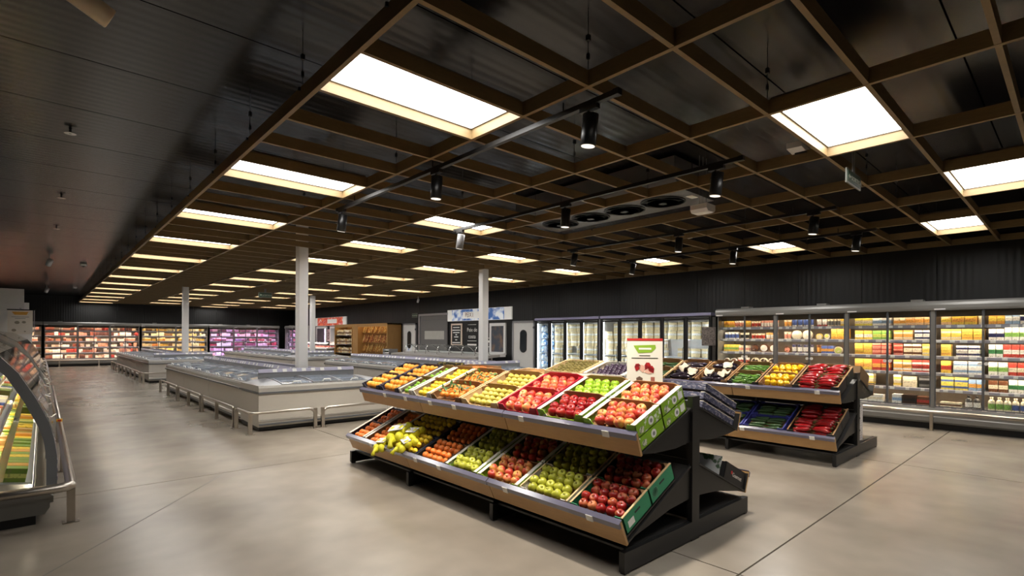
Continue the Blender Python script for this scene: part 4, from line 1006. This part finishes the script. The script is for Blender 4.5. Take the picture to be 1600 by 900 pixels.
# ------------------------------------------------------------------ doors, fish counter and signs on the right wall
def swing_door(n, y1, y0, z1, label, poster=False):
    """structure: wall door with oval window, seen from -X"""
    d = MB().box(XR - .05, XR - .01, y0 + .06, y1 - .06, .02, z1 - .06).build(f'door_{n}', M('door_white', (214, 212, 208), .45, var=.03)); struct(d, label)
    fr = MB().box(XR - .07, XR - .005, y0, y0 + .06, 0, z1).box(XR - .07, XR - .005, y1 - .06, y1, 0, z1).box(XR - .07, XR - .005, y0, y1, z1 - .06, z1).build('door_frame', ALU, d)
    c, hw = (y0 + y1) / 2, .13
    ov = [(c + hw * math.cos(a), 1.32 + (.2 if math.sin(a) > 0 else -.2) + hw * math.sin(a)) for a in [k * PI / 10 for k in range(20)]]
    ov2 = [(c + (p - c) * 1.22, 1.32 + (q - 1.32) * 1.1) for p, q in ov]
    MB().prism(ov2, XR - .06, XR - .05, 'x').build('window_seal', BLACKM, d)
    MB().prism(ov, XR - .064, XR - .06, 'x').build('window_pane', M('dark_pane', (44, 48, 52), .08), d)
    MB().box(XR - .056, XR - .05, y0 + .07, y1 - .07, .05, .3).build('kick_plate', ALU, d)
    MB().lathe([(.001, 0), (.04, 0), (.04, .02), (.001, .02)], 12, 0, Tr(XR - .07, y0 + .02, 1.75) @ Ry(-PI / 2)).build('hinge_boss', DGREY, d)
    if poster: MB().box(XR - .058, XR - .052, c - .2, c + .22, .7, 1.15).build('paper_notice', MIX('blue_notice', (232, 234, 238), (90, 140, 200), 6, .55, .6, .5, 0), d)
    return d
swing_door(1, 19.42, 18.36, 2.0, 'white swing door with oval window and paper notice beside the bread cabinet', True)
swing_door(2, 12.50, 11.46, 1.97, 'white swing door with oval window beside the upright freezers')
d3 = MB().box(XR - .06, XR - .02, 16.16, 18.02, 0, 2.28).build('door_3', M('grey_shutter', (104, 102, 100), .45, var=.06)); struct(d3, 'grey sectional door with pale window panel')
for z in (.55, 1.1, 1.65, 2.1): MB().box(XR - .062, XR - .058, 16.2, 17.98, z, z + .012).build('section_joint', DGREY, d3)
MB().box(XR - .068, XR - .06, 16.35, 17.7, 1.35, 1.68).build('window_pane', M('pale_pane', (176, 174, 166), .3), d3)
MB().box(XR - .1, XR - .01, 18.02, 18.12, 0, 2.36).box(XR - .1, XR - .01, 16.12, 18.02, 2.28, 2.36).build('door_frame', ALU, d3)
SEA = MIX('sea_print', (236, 240, 244), (70, 110, 175), 3.2, .40, .56, .4, 0, (1, 1, 1), 0, 6, None, .3)
MEATP = MIX('meat_print', (232, 120, 80), (196, 40, 32), 5, .4, .55, .4, 0, None, 0, 5, (244, 210, 200), .3)
def wsign(label, y1, y0, z0, z1, m):
    s = thing('wall_sign', label, 'sign', (XR - .06, y1, z0), -PI / 2)
    L = y1 - y0; H = z1 - z0
    MB().box(0, L, 0, .05, 0, H).build('panel', MIX('backlit_white', (240, 238, 232), (236, 232, 226), 2, .4, .6, .4, 0, None, 0, 3, None, .22), s)
    MB().box(L * .08, L * .9, -.004, 0, .01, H - .01).build('picture', m, s)
    return s, L, H
s, L, H = wsign('long fish counter sign with blue sea picture and white name plate', 16.14, 12.54, 2.03, 2.45, SEA)
MB().box(L * .27, L * .66, -.01, -.004, .08, H - .1).build('name_plate', MIX('backlit_white', (240, 238, 232), (236, 232, 226)), s)
text('PEIX I', .24, Tr(L * .31, -.012, .13) @ Rx(PI / 2) @ Matrix.Diagonal((.8, 1, 1, 1)), M('brown_print', (120, 84, 74), .5), s)
s, L, H = wsign('meat counter sign with red picture and white name plate', 28.9, 24.95, 2.02, 2.46, MEATP)
MB().box(L * .42, L * .72, -.01, -.004, .12, H - .1).build('name_plate', MIX('backlit_white', (240, 238, 232), (236, 232, 226)), s)
fr = thing('price_board', 'pale framed black price board behind the fish counter', 'board', (XR - .03, 15.95, 1.12), -PI / 2)
MB().box(0, .68, 0, .03, 0, .82).build('frame', M('pale_wood', (226, 204, 186), .5), fr)
MB().box(.07, .61, -.004, 0, .06, .76).build('board', M('black_board', (30, 28, 28), .6), fr)
for z, w in ((.66, .2), (.56, .24), (.47, .2), (.39, .05), (.31, .13), (.2, .06), (.1, .24)): MB().box(.34 - w, .34 + w, -.007, -.004, z, z + .035).build('text_line', PAPER, fr)
wl = thing('wall_lettering', 'white lettering Peix de costa on the black wall', 'lettering', (XR - .012, 14.95, 1.2), -PI / 2)
text('Peix de', .2, Tr(.26, 0, .44) @ Rx(PI / 2), PAPER, wl, align='CENTER')
text('costa', .2, Tr(.26, 0, .2) @ Rx(PI / 2), PAPER, wl, align='CENTER')
for z, w in ((.68, .24), (.1, .26), (-.06, .26)): MB().box(.26 - w, .26 + w, -.003, 0, z, z + (.016 if z > 0 else .06)).build('rule', PAPER, wl)
wl2 = thing('wall_rule_lines', 'short white lines of print on the wall behind the column', 'lettering', (XR - .012, 14.2, 1.1), -PI / 2)
for z in (.0, .16, .3): MB().box(0, .95, -.003, 0, z, z + .02 if z != .16 else z + .07).build('rule', PAPER, wl2)
w1 = thing('counter_window', 'white framed service window behind the fish counter', 'window', (XR - .04, 13.66, .86), -PI / 2)
MB().box(0, .09, -.02, .04, 0, 1.06).box(.73, .82, -.02, .04, 0, 1.06).box(.09, .73, -.02, .04, 0, .09).box(.09, .73, -.02, .04, .96, 1.06).build('frame', WHITEP, w1)
MB().box(.09, .73, .0, .01, .09, .96).build('pane', MIX('dim_room', (84, 88, 96), (150, 120, 96), 3, .5, .75, .1, 0), w1)
fc = thing('fish_counter', 'stainless fish counter with curved glass holders', 'counter', (9.95, 17.9, 0), -PI / 2)
MB().prism([(.25, 0), (.9, 0), (.9, .78), (.25, .78)], .2, 5.0, 'x').build('base', M('counter_base', (120, 114, 110), .4, .5), fc)
MB().prism([(0, .76), (.05, .74), (1.0, .8), (1.0, .88), (.0, .82)], 0, 5.25, 'x').build('worktop', M('counter_grey', (168, 163, 158), .35, var=.05), fc)
MB().prism([(1.0, .8), (1.25, .8), (1.25, .92), (1.0, .9)], 0, 5.25, 'x').build('service_ledge', WHITEP, fc)
for k in range(7):
    x = .5 + k * .72
    MB().tube([(x, .95, .86), (x, .7, 1.08), (x, .55, 1.16), (x, .42, 1.14), (x, .34, 1.05), (x, .3, .84)], .014, 8).build('glass_holder', CHROME, fc, None, True)
for k in range(3): MB().box(5.0, 5.05, .1 + k * .35, .14 + k * .35, 0, .76).build('leg', STEEL, fc)
MB().sheet([(.96, .86), (.7, 1.09), (.55, 1.17), (.42, 1.15)], .5, 4.8, .006, 'x').build('curved_glass', GLASSM, fc)
# exit signs
for k, (x, y, z, rz, lb) in enumerate(((5.22, 1.40, 2.81, 0, 'hanging exit sign under the grid near the right light panel'), (5.3, 18.266, 2.72, 0, 'hanging exit sign far down the hall under the grid'), (XR - .03, 18.7, 2.24, -PI / 2, 'small exit sign on the wall above the swing door'))):
    s = thing('exit_sign', lb, 'sign', (x, y, z), rz, 'exit signs')
    s.matrix_world = s.matrix_world @ Matrix.Diagonal((1, 1, .72 if k == 0 else 1, 1))
    MB().box(-.02, .40, -.006, .006, -.005, .17).build('plate', M('sign_grey', (110, 112, 104), .4), s)
    MB().box(.0, .38, -.009, -.006, .015, .15).build('face', M('sign_green', (52, 74, 56), .5), s)
    text('SORTIDA', .075, Tr(.10, -.011, .05) @ Rx(PI / 2), M('sign_pale', (190, 196, 180), .5), s)
    MB().prism([(.02, .082), (.05, .11), (.05, .092), (.085, .092), (.085, .072), (.05, .072), (.05, .054)], -.011, -.009, 'y').build('arrow', M('sign_pale', (190, 196, 180), .5), s)
    if k < 2: MB().box(.16, .22, -.004, .004, .17, .96 if k == 0 else .30).build('hanger', GREYP, s)

# ------------------------------------------------------------------ bread cabinet and meat counter
bc = thing('bread_cabinet', 'tall open wooden bread cabinet with slanted baguette rack', 'cabinet', (10.72, 24.9, 0), -PI / 2)
BL = 5.3
for a in (0, 1.9, 2.5, BL - .06): MB().box(a, a + .06, 0, .66, 0, 2.02).build('side_panel', WOODC, bc)
MB().box(1.96, 2.5, .02, .04, 0, 2.0).build('front_panel', WOODC, bc)
MB().box(.06, BL - .06, .62, .66, 0, 2.0).build('back_panel', WOODC, bc)
MB().box(0, BL, 0, .66, 1.96, 2.02).build('top_panel', WOODC, bc)
MB().box(2.6, BL - .1, .03, .05, 1.93, 1.95).box(.1, 1.85, .03, .05, 1.93, 1.95).build('led_strip', LEDB, bc)
MB().box(.06, BL - .06, .0, .02, 1.88, 1.96).build('valance', WOODC, bc)
for z in (.2, .62, 1.04, 1.46): MB().box(.06, 1.9, .02, .62, z, z + .04).build('shelf', BLACKM, bc)
bm = Tr(10.72, 24.9, 0) @ Rz(-PI / 2)
rr = random.Random(5)
for zi, z in enumerate((.24, .66, 1.08, 1.50)):
    for k in range(9):
        c1 = rr.choice(((220, 210, 170), (206, 190, 150), (230, 226, 210), (190, 150, 90)))
        me = pack('b', .15, .15, (.24, .28, .26)[k % 3], c1, (120, 90, 60))
        o = link('bread_bag', me, None, bm @ Tr(.18 + k * .19, .16, z + .002)); T(o, f'bag of bread, {ORD[k]} from left, on the {ORD[3 - zi]} shelf of the wooden cabinet', 'bread', f'bread bags on the {ORD[3 - zi]} shelf of the wooden cabinet')
BAG = [pod('baguette', MIX('baguette_%d' % q, a, b, 12, .4, .6, .6), .62, .035, .01, KRAFT, 8) for q, (a, b) in enumerate((((206, 150, 70), (150, 92, 40)), ((222, 190, 120), (170, 120, 60)), ((150, 60, 40), (220, 170, 110))))]
for rw in range(4):
    MB().box(2.56, BL - .06, .34, .6, .3 + rw * .42, .32 + rw * .42).build('rack_shelf', WOODC, bc)
    for k in range(20):
        o = link('baguette', BAG[2 if rw == 2 and k % 3 else rr.randrange(2)], None, bm @ Tr(2.76 + k * .121, .18 + rr.uniform(-.02, .02), .535 + rw * .415) @ Rz(rr.uniform(-.06, .06)) @ Ry(-1.0 + rr.uniform(-.08, .08)) @ Matrix.Scale(.72, 4))
        T(o, f'slanted baguette, {ORD[k]} from left, in the {ORD[3 - rw]} rack row of the wooden cabinet', 'bread', f'baguettes in the {ORD[3 - rw]} rack row')
mc = thing('meat_counter', 'meat counter with glass front under the red sign', 'counter', (10.3, 29.0, 0), -PI / 2)
MB().box(0, 3.9, .1, .95, 0, .82).build('base', CABG, mc)
MB().prism([(.1, .82), (.95, .9), (.95, .94), (.1, .86)], 0, 3.9, 'x').build('display_deck', WHITEP, mc)
MB().box(0, 3.9, .1, .12, .86, 1.12).build('pane', GLASSM, mc)
MB().box(0, 3.9, .12, .4, 1.12, 1.14).build('glass_top', ALU, mc)
MB().box(.05, 3.85, .16, .18, 1.105, 1.118).build('led_strip', LEDP, mc)
for k in range(26):
    o = MB().lathe([(.001, 0), (.07, .005), (.085, .03), (.05, .055), (.001, .06)], 9, 0, Matrix.Diagonal((1, .8, 1, 1))).build('meat_cut', MIX('raw_meat', (150, 40, 40), (224, 150, 130), 14, .45, .6, .35), None, Tr(10.3, 29.0, 0) @ Rz(-PI / 2) @ Tr(.15 + (k % 13) * .29, .3 + .3 * (k // 13), .885 + .028 * (k // 13)), True)
    T(o, f'raw meat cut, {ORD[k % 13]} from left, {["front", "back"][k // 13]} row of the meat counter', 'meat', 'meat cuts on the counter')
for k, (a, b) in enumerate(((.1, 1.5), (1.95, 3.35))):
    w = thing('counter_window', ['left', 'right'][k] + ' white framed service window behind the meat counter', 'window', (XR - .04, 28.9, 1.0), -PI / 2)
    MB().box(a, a + .1, -.02, .04, 0, .98).box(b - .1, b, -.02, .04, 0, .98).box(a + .1, b - .1, -.02, .04, 0, .1).box(a + .1, b - .1, -.02, .04, .88, .98).build('frame', WHITEP, w)
    MB().box(a + .1, b - .1, .0, .01, .1, .88).build('pane', M('dim_pane_%d' % k, ((84, 74, 84), (176, 180, 178))[k], .15), w)
    if k == 0: MB().box(b - .22, b - .17, -.01, 0, .14, .84).build('tube_light', LEDV, w)
pb = thing('price_list', 'pink framed price list between the meat counter windows', 'board', (XR - .03, 27.35, 1.2), -PI / 2)
MB().box(0, .34, 0, .02, 0, .62).build('frame', M('pink_frame', (226, 190, 196), .5), pb); MB().box(.04, .3, -.003, 0, .05, .57).build('sheet', MIX('list_print', (110, 80, 84), (220, 200, 200), 12, .5, .55, .6, 0), pb)
hk = thing('basket_stand', 'small rack of white and dark tubs beside the bread cabinet', 'rack', (10.3, 19.2, 0), -PI / 2)
for z in (.45, .62, .78): MB().box(0, .5, 0, .4, z, z + .015).build('tier', WHITEP, hk)
for a in (0, .48): MB().box(a, a + .02, 0, .4, 0, .95).build('upright', ALU, hk)
for k in range(6):
    o = link('tub', pack('t', .14, .14, .12, (236, 234, 236), (50, 60, 40)), None, Tr(10.3, 19.2, 0) @ Rz(-PI / 2) @ Tr(.1 + (k % 3) * .15, .1, (.637, .797)[k // 3])); T(o, f'white and dark tub, {ORD[k % 3]} from left, on the {["middle","top"][k // 3]} tier of the small rack', 'tub', f'tubs on the {["middle","top"][k // 3]} tier')

# ------------------------------------------------------------------ curved display cases on the left
def curved_case(label, y0, y1, sc, posts, seed):
    t = thing('display_case', label, 'display case', (.0, y0, 0), PI / 2, 'curved refrigerated cases of the left aisle')
    L = y1 - y0
    # local x = +Y, local y = -X ; profile points are (-X, z)
    MB().box(.02, L - .02, .03, 1.2, 0, .07).build('kick_plate', BLACKM, t)
    MB().prism([(-.02, .07), (-.05, .12), (-.05, .15), (-.07, .155), (-.07, .2), (-.05, .215), (-.05, .27), (1.2, .27), (1.2, .07)], 0, L, 'x').build('base', CABG, t)
    outer = [(-.09, .27), (-.09, .5), (-.072, .64), (-.042, .77), (.03, .95), (.13, 1.15), (.24, 1.29), (.45, 1.42), (.8, 1.47), (1.15, 1.47)]
    outer = [(p, .27 + (q - .27) * sc) for p, q in outer]
    inner = [(p + .062, q - (.03 if q > .7 else 0)) for p, q in outer]; inner[-1] = (1.15, inner[-1][1])
    arm = outer + inner[::-1]
    n = len(outer)
    for a in posts:
        mb = MB()
        for i in range(n - 1): mb.prism([outer[i], outer[i + 1], inner[i + 1], inner[i]], a, a + .05, 'x')
        mb.build('curved_arm', M('arm_grey', (124, 126, 130), .4), t)
    for q in range(len(posts) - 1):
        a, b = posts[q] + .06, posts[q + 1] - .01
        g = MB().sheet(outer[2:8], a, b, .006, 'x').build('curved_glass', GLASSM, t)
        MB().tube([(b - .1, -.06, .66 * sc), (b - .1, -.1, .7 * sc), (b - .1, -.06, .86 * sc), (b - .1, -.02, .88 * sc)], .008, 6).build('handle', ALU, g)
        MB().box(a, b, -.088, -.06, .27, .50).build('front_panel', CABG, t)
        for k in range(3): MB().box(a + .02, b - .02, -.094, -.088, .3 + k * .065, .33 + k * .065).build('price_rail', LILAC, t)
    MB().prism([outer[-3], outer[-2], outer[-1], (1.15, outer[-1][1] - .1), (.7, outer[-2][1] - .08), (.47, outer[-3][1] - .06)], 0, L, 'x').build('canopy', GREYP, t)
    MB().box(.05, L - .05, .62, .68, outer[-2][1] - .1, outer[-2][1] - .085).build('led_strip', LEDD, t)
    MB().box(0, L, 1.15, 1.2, .27, 1.44 * sc).build('back_panel', WHITEP, t)
    rr = random.Random(seed); mats = [BAND(*p) for p in (((240, 200, 60), (150, 170, 60)), ((232, 214, 180), (200, 90, 50)), ((196, 50, 40), (240, 230, 210)), ((120, 150, 50), (220, 220, 120)), ((240, 236, 226), (60, 80, 150)), ((220, 150, 60), (240, 220, 160)))]
    mb = MB()
    tiers = [(.30, .05, .62), (.55, .28, .8), (.80, .45, .95), (1.04, .60, 1.1)]
    for ti, (z, p0, p1) in enumerate(tiers):
        z *= sc
        s = MB().prism([(p0, z), (p1, z + .1), (p1, z + .115), (p0, z + .015)], .05, L - .05, 'x').build('shelf', WHITEP, t)
        MB().box(.05, L - .05, p0 + .01, p0 + .022, z - .012, z - .004).build('led_strip', LEDD, t)
        MB().prism([(p0 - .012, z + .03), (p0 - .005, z + .035), (p0, z - .02), (p0 - .008, z - .025)], .05, L - .05, 'x').build('price_rail', LILAC, s)
        for k in range(int(L / .13)):
            x = .1 + k * .13
            if x > L - .12: break
            for dd in range(2):
                w, h = .058, rr.uniform(.07, .13)
                sl = math.atan2(.1, p1 - p0); M4 = Tr(x, p0 + .1 + dd * .17, z + .018 + (.1 + dd * .17) * .1 / (p1 - p0)) @ Rx(sl)
                mi = rr.choice((3, 0, 3, 5) if ti == 0 else (0, 1, 2, 4, 5))
                if x < 1.1 and seed == 1:
                    me = bpy.data.meshes.get(f'deli_{mi}_{ti}') or MB().box(-w, w, -.06, .06, 0, .1).mesh(f'deli_{mi}_{ti}', mats[mi])
                    o = link('deli_pack', me, None, Tr(0, y0, 0) @ Rz(PI / 2) @ M4)
                    c = ['yellow', 'cream', 'red', 'green', 'white', 'amber'][mi]
                    T(o, f'{c} deli pack, {ORD[k]} from near end, {["front", "back"][dd]} row, {["bottom", "second", "third", "top"][ti]} shelf, near curved case', 'pack', f'{c} packs on the {["bottom", "second", "third", "top"][ti]} shelf of the near curved case')
                else: mb.box(-w, w, -.06, .06, 0, h, mi, M4)
    st = mb.build('packed_goods', mats, t); st['kind'] = 'stuff'
    for a in (0, L - .008): MB().prism([inner[2], inner[4], inner[6], inner[8], (1.15, 1.3 * sc), (1.15, .28), (.0, .28)], a, a + .006, 'x').build('end_glass', GLASSM, t)
    return t
curved_case('near curved glass display case of deli packs at the left edge', 5.30, 9.1, 1.0, [0, 1.25, 2.5, 3.75], 1)
curved_case('farther curved glass display case behind the near one at the left', 9.3, 15.6, 1.05, [0, 1.25, 2.5, 3.75, 5.0, 6.25], 2)
rail('thick steel rail wrapping the near curved display case', [(-1.2, 5.18), (.17, 5.18), (.17, 9.3)], [(.17, 5.22), (.17, 7.2), (.17, 9.2)], .28, .034, (False, False), 'rails along the curved cases')
rail('steel rail along the farther curved display case', [(.17, 9.36), (.17, 15.6)], [(.17, 9.45), (.17, 12.4), (.17, 15.5)], .28, .03, (False, False), 'rails along the curved cases')
o = MB().box(-.03, .03, -.02, .02, 0, .035).box(-.018, .018, -.023, .023, .008, .026, 1).build('price_flag', [M('flag_yellow', (236, 180, 30), .5), RED], None, Tr(.17, 8.9, .315)); T(o, 'small yellow and red tag clipped on the steel rail', 'tag')

# white partition, hanging notice and dark post at far left
pw = thing('white_partition', 'white stepped partition wall beyond the curved cases', 'partition', (-.36, 19.0, 0))
MB().box(-3.5, 0, 0, .2, 0, 1.24).box(-3.5, 0, .02, .2, 1.26, 2.66).build('panel', WHITEP, pw)
MB().box(0, .1, 0, .2, 0, 2.3).build('end_pilaster', WHITEP, pw)
MB().box(.1, .16, .02, .18, 0, 2.05).build('end_post', WHITEP, pw)
hp = thing('hanging_notice', 'cream notice with orange badge hanging from a dark bar at the left', 'notice', (-.66, 18.6, 1.46), -.06)
MB().box(0, .48, 0, .006, 0, .62).build('sheet', M('notice_paper', (222, 214, 204), .6, var=.02), hp)
MB().box(-.01, .52, -.012, .018, .62, .645).build('top_bar', BLACKM, hp)
MB().prism([(.08, .58), (.40, .58), (.36, .5), (.13, .5)], -.004, 0, 'y').build('orange_badge', M('badge_orange', (214, 160, 70), .5), hp)
for z, w in ((.44, .17), (.40, .1)): MB().box(.24 - w, .24 + w, -.003, 0, z, z + .012).build('text_line', GREYP, hp)
for x, z, r in ((.18, .3, .05), (.31, .31, .04), (.12, .1, .045), (.33, .07, .02)):
    MB().lathe([(.001, 0), (r, 0), (r, .003), (.001, .003)], 14, 0, Tr(x, 0, z) @ Rx(PI / 2) @ Matrix.Diagonal((1, .8, 1, 1))).build('round_print', M('notice_print', (150, 142, 128), .6), hp)
MB().box(.5, .52, -.006, .006, -.1, .62).build('stem', ALU, hp)
MB().box(.22, .26, .0, .4, .66, .68).build('bracket', ALU, hp)
o = MB().box(-1.9, -1.45, 14.0, 14.14, 0, 3.3).build('dark_post', BLACKM); T(o, 'dark post at the left edge of the hall', 'post')

# ------------------------------------------------------------------ ceiling equipment
fu = thing('evaporator_unit', 'long grey ceiling cooler with four round fans above the grid', 'ceiling cooler', (5.68, 3.05, 3.12))
MB().prism([(-.42, .0), (.42, .0), (.5, .12), (.5, .34), (-.5, .34), (-.5, .12)], 0, 2.6, 'y').build('casing', M('unit_grey', (112, 112, 115), .45, .3), fu)
for k in range(4):
    y = .45 + k * .57
    f = MB().lathe([(.25, -.012), (.27, -.012), (.27, .0), (.25, .0), (.25, -.012)], 20, 0, Tr(0, y, 0)).build('fan_ring', BLACKM, fu)
    MB().lathe([(.001, -.002), (.25, -.002), (.25, .0), (.001, .0)], 20, 0, Tr(0, y, 0)).build('fan_opening', M('fan_dark', (16, 16, 17), .6), f)
    mb = MB().lathe([(.001, -.03), (.05, -.03), (.05, -.006), (.001, -.006)], 12, 0, Tr(0, y, 0))
    for b in range(5): mb.add([(.05, -.02, -.012), (.24, -.05, -.02), (.23, .06, -.006), (.05, .03, -.008)], [(0, 1, 2, 3)], 0, Tr(0, y, 0) @ Rz(b * 2 * PI / 5))
    for b in range(3): mb.lathe([(.07 + b * .06, -.022), (.074 + b * .06, -.022), (.074 + b * .06, -.018), (.07 + b * .06, -.018), (.07 + b * .06, -.022)], 20, 0, Tr(0, y, 0))
    mb.build('fan_blades', BLACKM, f)
MB().box(-.02, .12, .05, .13, -.006, 0).build('maker_plate', PAPER, fu)
for x in (-.4, .4):
    for y in (.2, 2.4): MB().tube([(x, y, .34), (x, y, .5)], .006, 5).build('suspension', BLACKM, fu)
em = thing('emergency_lamp', 'white box lamp hanging on wires near the ceiling cooler', 'lamp', (5.57, 2.92, 2.86))
MB().prism([(-.07, 0), (.07, 0), (.10, .03), (.10, .085), (-.10, .085), (-.10, .03)], -.1, .1, 'y').build('housing', WHITEP, em)
MB().box(-.065, .065, -.08, .08, -.004, 0).build('diffuser', PAPER, em)
for x in (-.08, 0, .08): MB().tube([(x, 0, .085), (x, 0, zc(2.92) - 2.86)], .003, 5).build('wire', GREYP, em)
eb = thing('emergency_lamp', 'flat pale emergency lamp fixed above the grid beside a light panel', 'lamp', (5.02, 1.72, 3.10), .1)
MB().box(-.17, .17, -.06, .06, 0, .05).build('housing', WHITEP, eb); MB().box(-.02, .0, -.066, .03, -.012, 0).build('bracket', BLACKM, eb)
eb2 = thing('emergency_lamp', 'flat pale lamp fixed above the far part of the grid', 'lamp', (8.1, 4.6, 3.12), 1.2)
MB().box(-.17, .17, -.06, .06, 0, .05).build('housing', WHITEP, eb2)
for k, (x, y) in enumerate(((.2, 6.75), (.2, 9.9), (.19, 12.7))):
    s = thing('sprinkler', f'small ceiling sprinkler, {ORD[k]} from the near end on the bare ceiling', 'sprinkler', (x, y, zc(y)), 0, 'sprinklers on the bare ceiling')
    MB().tube([(0, 0, 0), (0, 0, -.045)], .012, 8).build('stem', BLACKM, s)
    MB().lathe([(.001, -.045), (.05, -.045), (.05, -.04), (.001, -.035)], 14).build('deflector', CHROME, s)
def dome(label, x, y, z, m, r=.08):
    s = thing('ceiling_sensor', label, 'sensor', (x, y, z))
    MB().lathe([(.001, 0), (r, 0), (r, -.04), (r * .8, -.07), (.001, -.08)], 16).build('body', m, s, None, True)
    MB().lathe([(.001, -.08), (r * .5, -.075), (r * .3, -.1), (.001, -.11)], 12).build('lens', BLACKM, s, None, True)
dome('white ceiling sensor on the bare ceiling', .83, 18.3, zc(18.3), WHITEP)
dome('small white sensor low under the far ceiling', .95, 26.5, zc(26.5), WHITEP, .07)
for k, (x, y) in enumerate(((.13, 17.2), (.13, 26.8))):
    s = thing('ceiling_spot', ['white spotlight on the bare ceiling above the curved cases', 'white spotlight at the far end of the bare ceiling'][k], 'spotlight', (x, y, zc(y)), .4)
    MB().tube([(0, 0, 0), (0, 0, -.12)], .012, 6).build('stem', WHITEP, s)
    MB().lathe([(.001, -.09), (.055, -.09), (.06, .08), (.001, .085)], 14, 0, Tr(0, 0, -.17) @ Rx(.7)).build('head', WHITEP, s, None, True)
wl = thing('ceiling_spot', 'large cream cylinder spotlight at the top left corner', 'spotlight', (.03, 3.55, zc(3.55)))
hv = Vector((.908, .176, -.37)).normalized(); hc = Vector((.2, 3.59, 3.2)) - Vector((.03, 3.55, zc(3.55)))
MB().tube([(0, 0, 0), (0, 0, hc.z + .05)], .012, 6).build('stem', WHITEP, wl)
MB().tube([hc - hv * .3, hc - hv * .296, hc + hv * .075, hc + hv * .08], .056, 24, 0, None, [.05, .056, .056, .052]).build('head', M('cream_lamp', (214, 196, 168), .5), wl, None, True)
for k, (x, y, z) in enumerate(((10.9, 17.5, 2.86), )):
    s = thing('wall_spot', 'small white spotlight on the grid edge above the grey door', 'spotlight', (x, y, z))
    MB().lathe([(.001, -.08), (.04, -.08), (.045, .07), (.001, .075)], 12, 0, Rx(.6)).build('head', WHITEP, s, None, True)
    MB().tube([(0, 0, .05), (0, 0, .16)], .01, 6).build('stem', WHITEP, s)
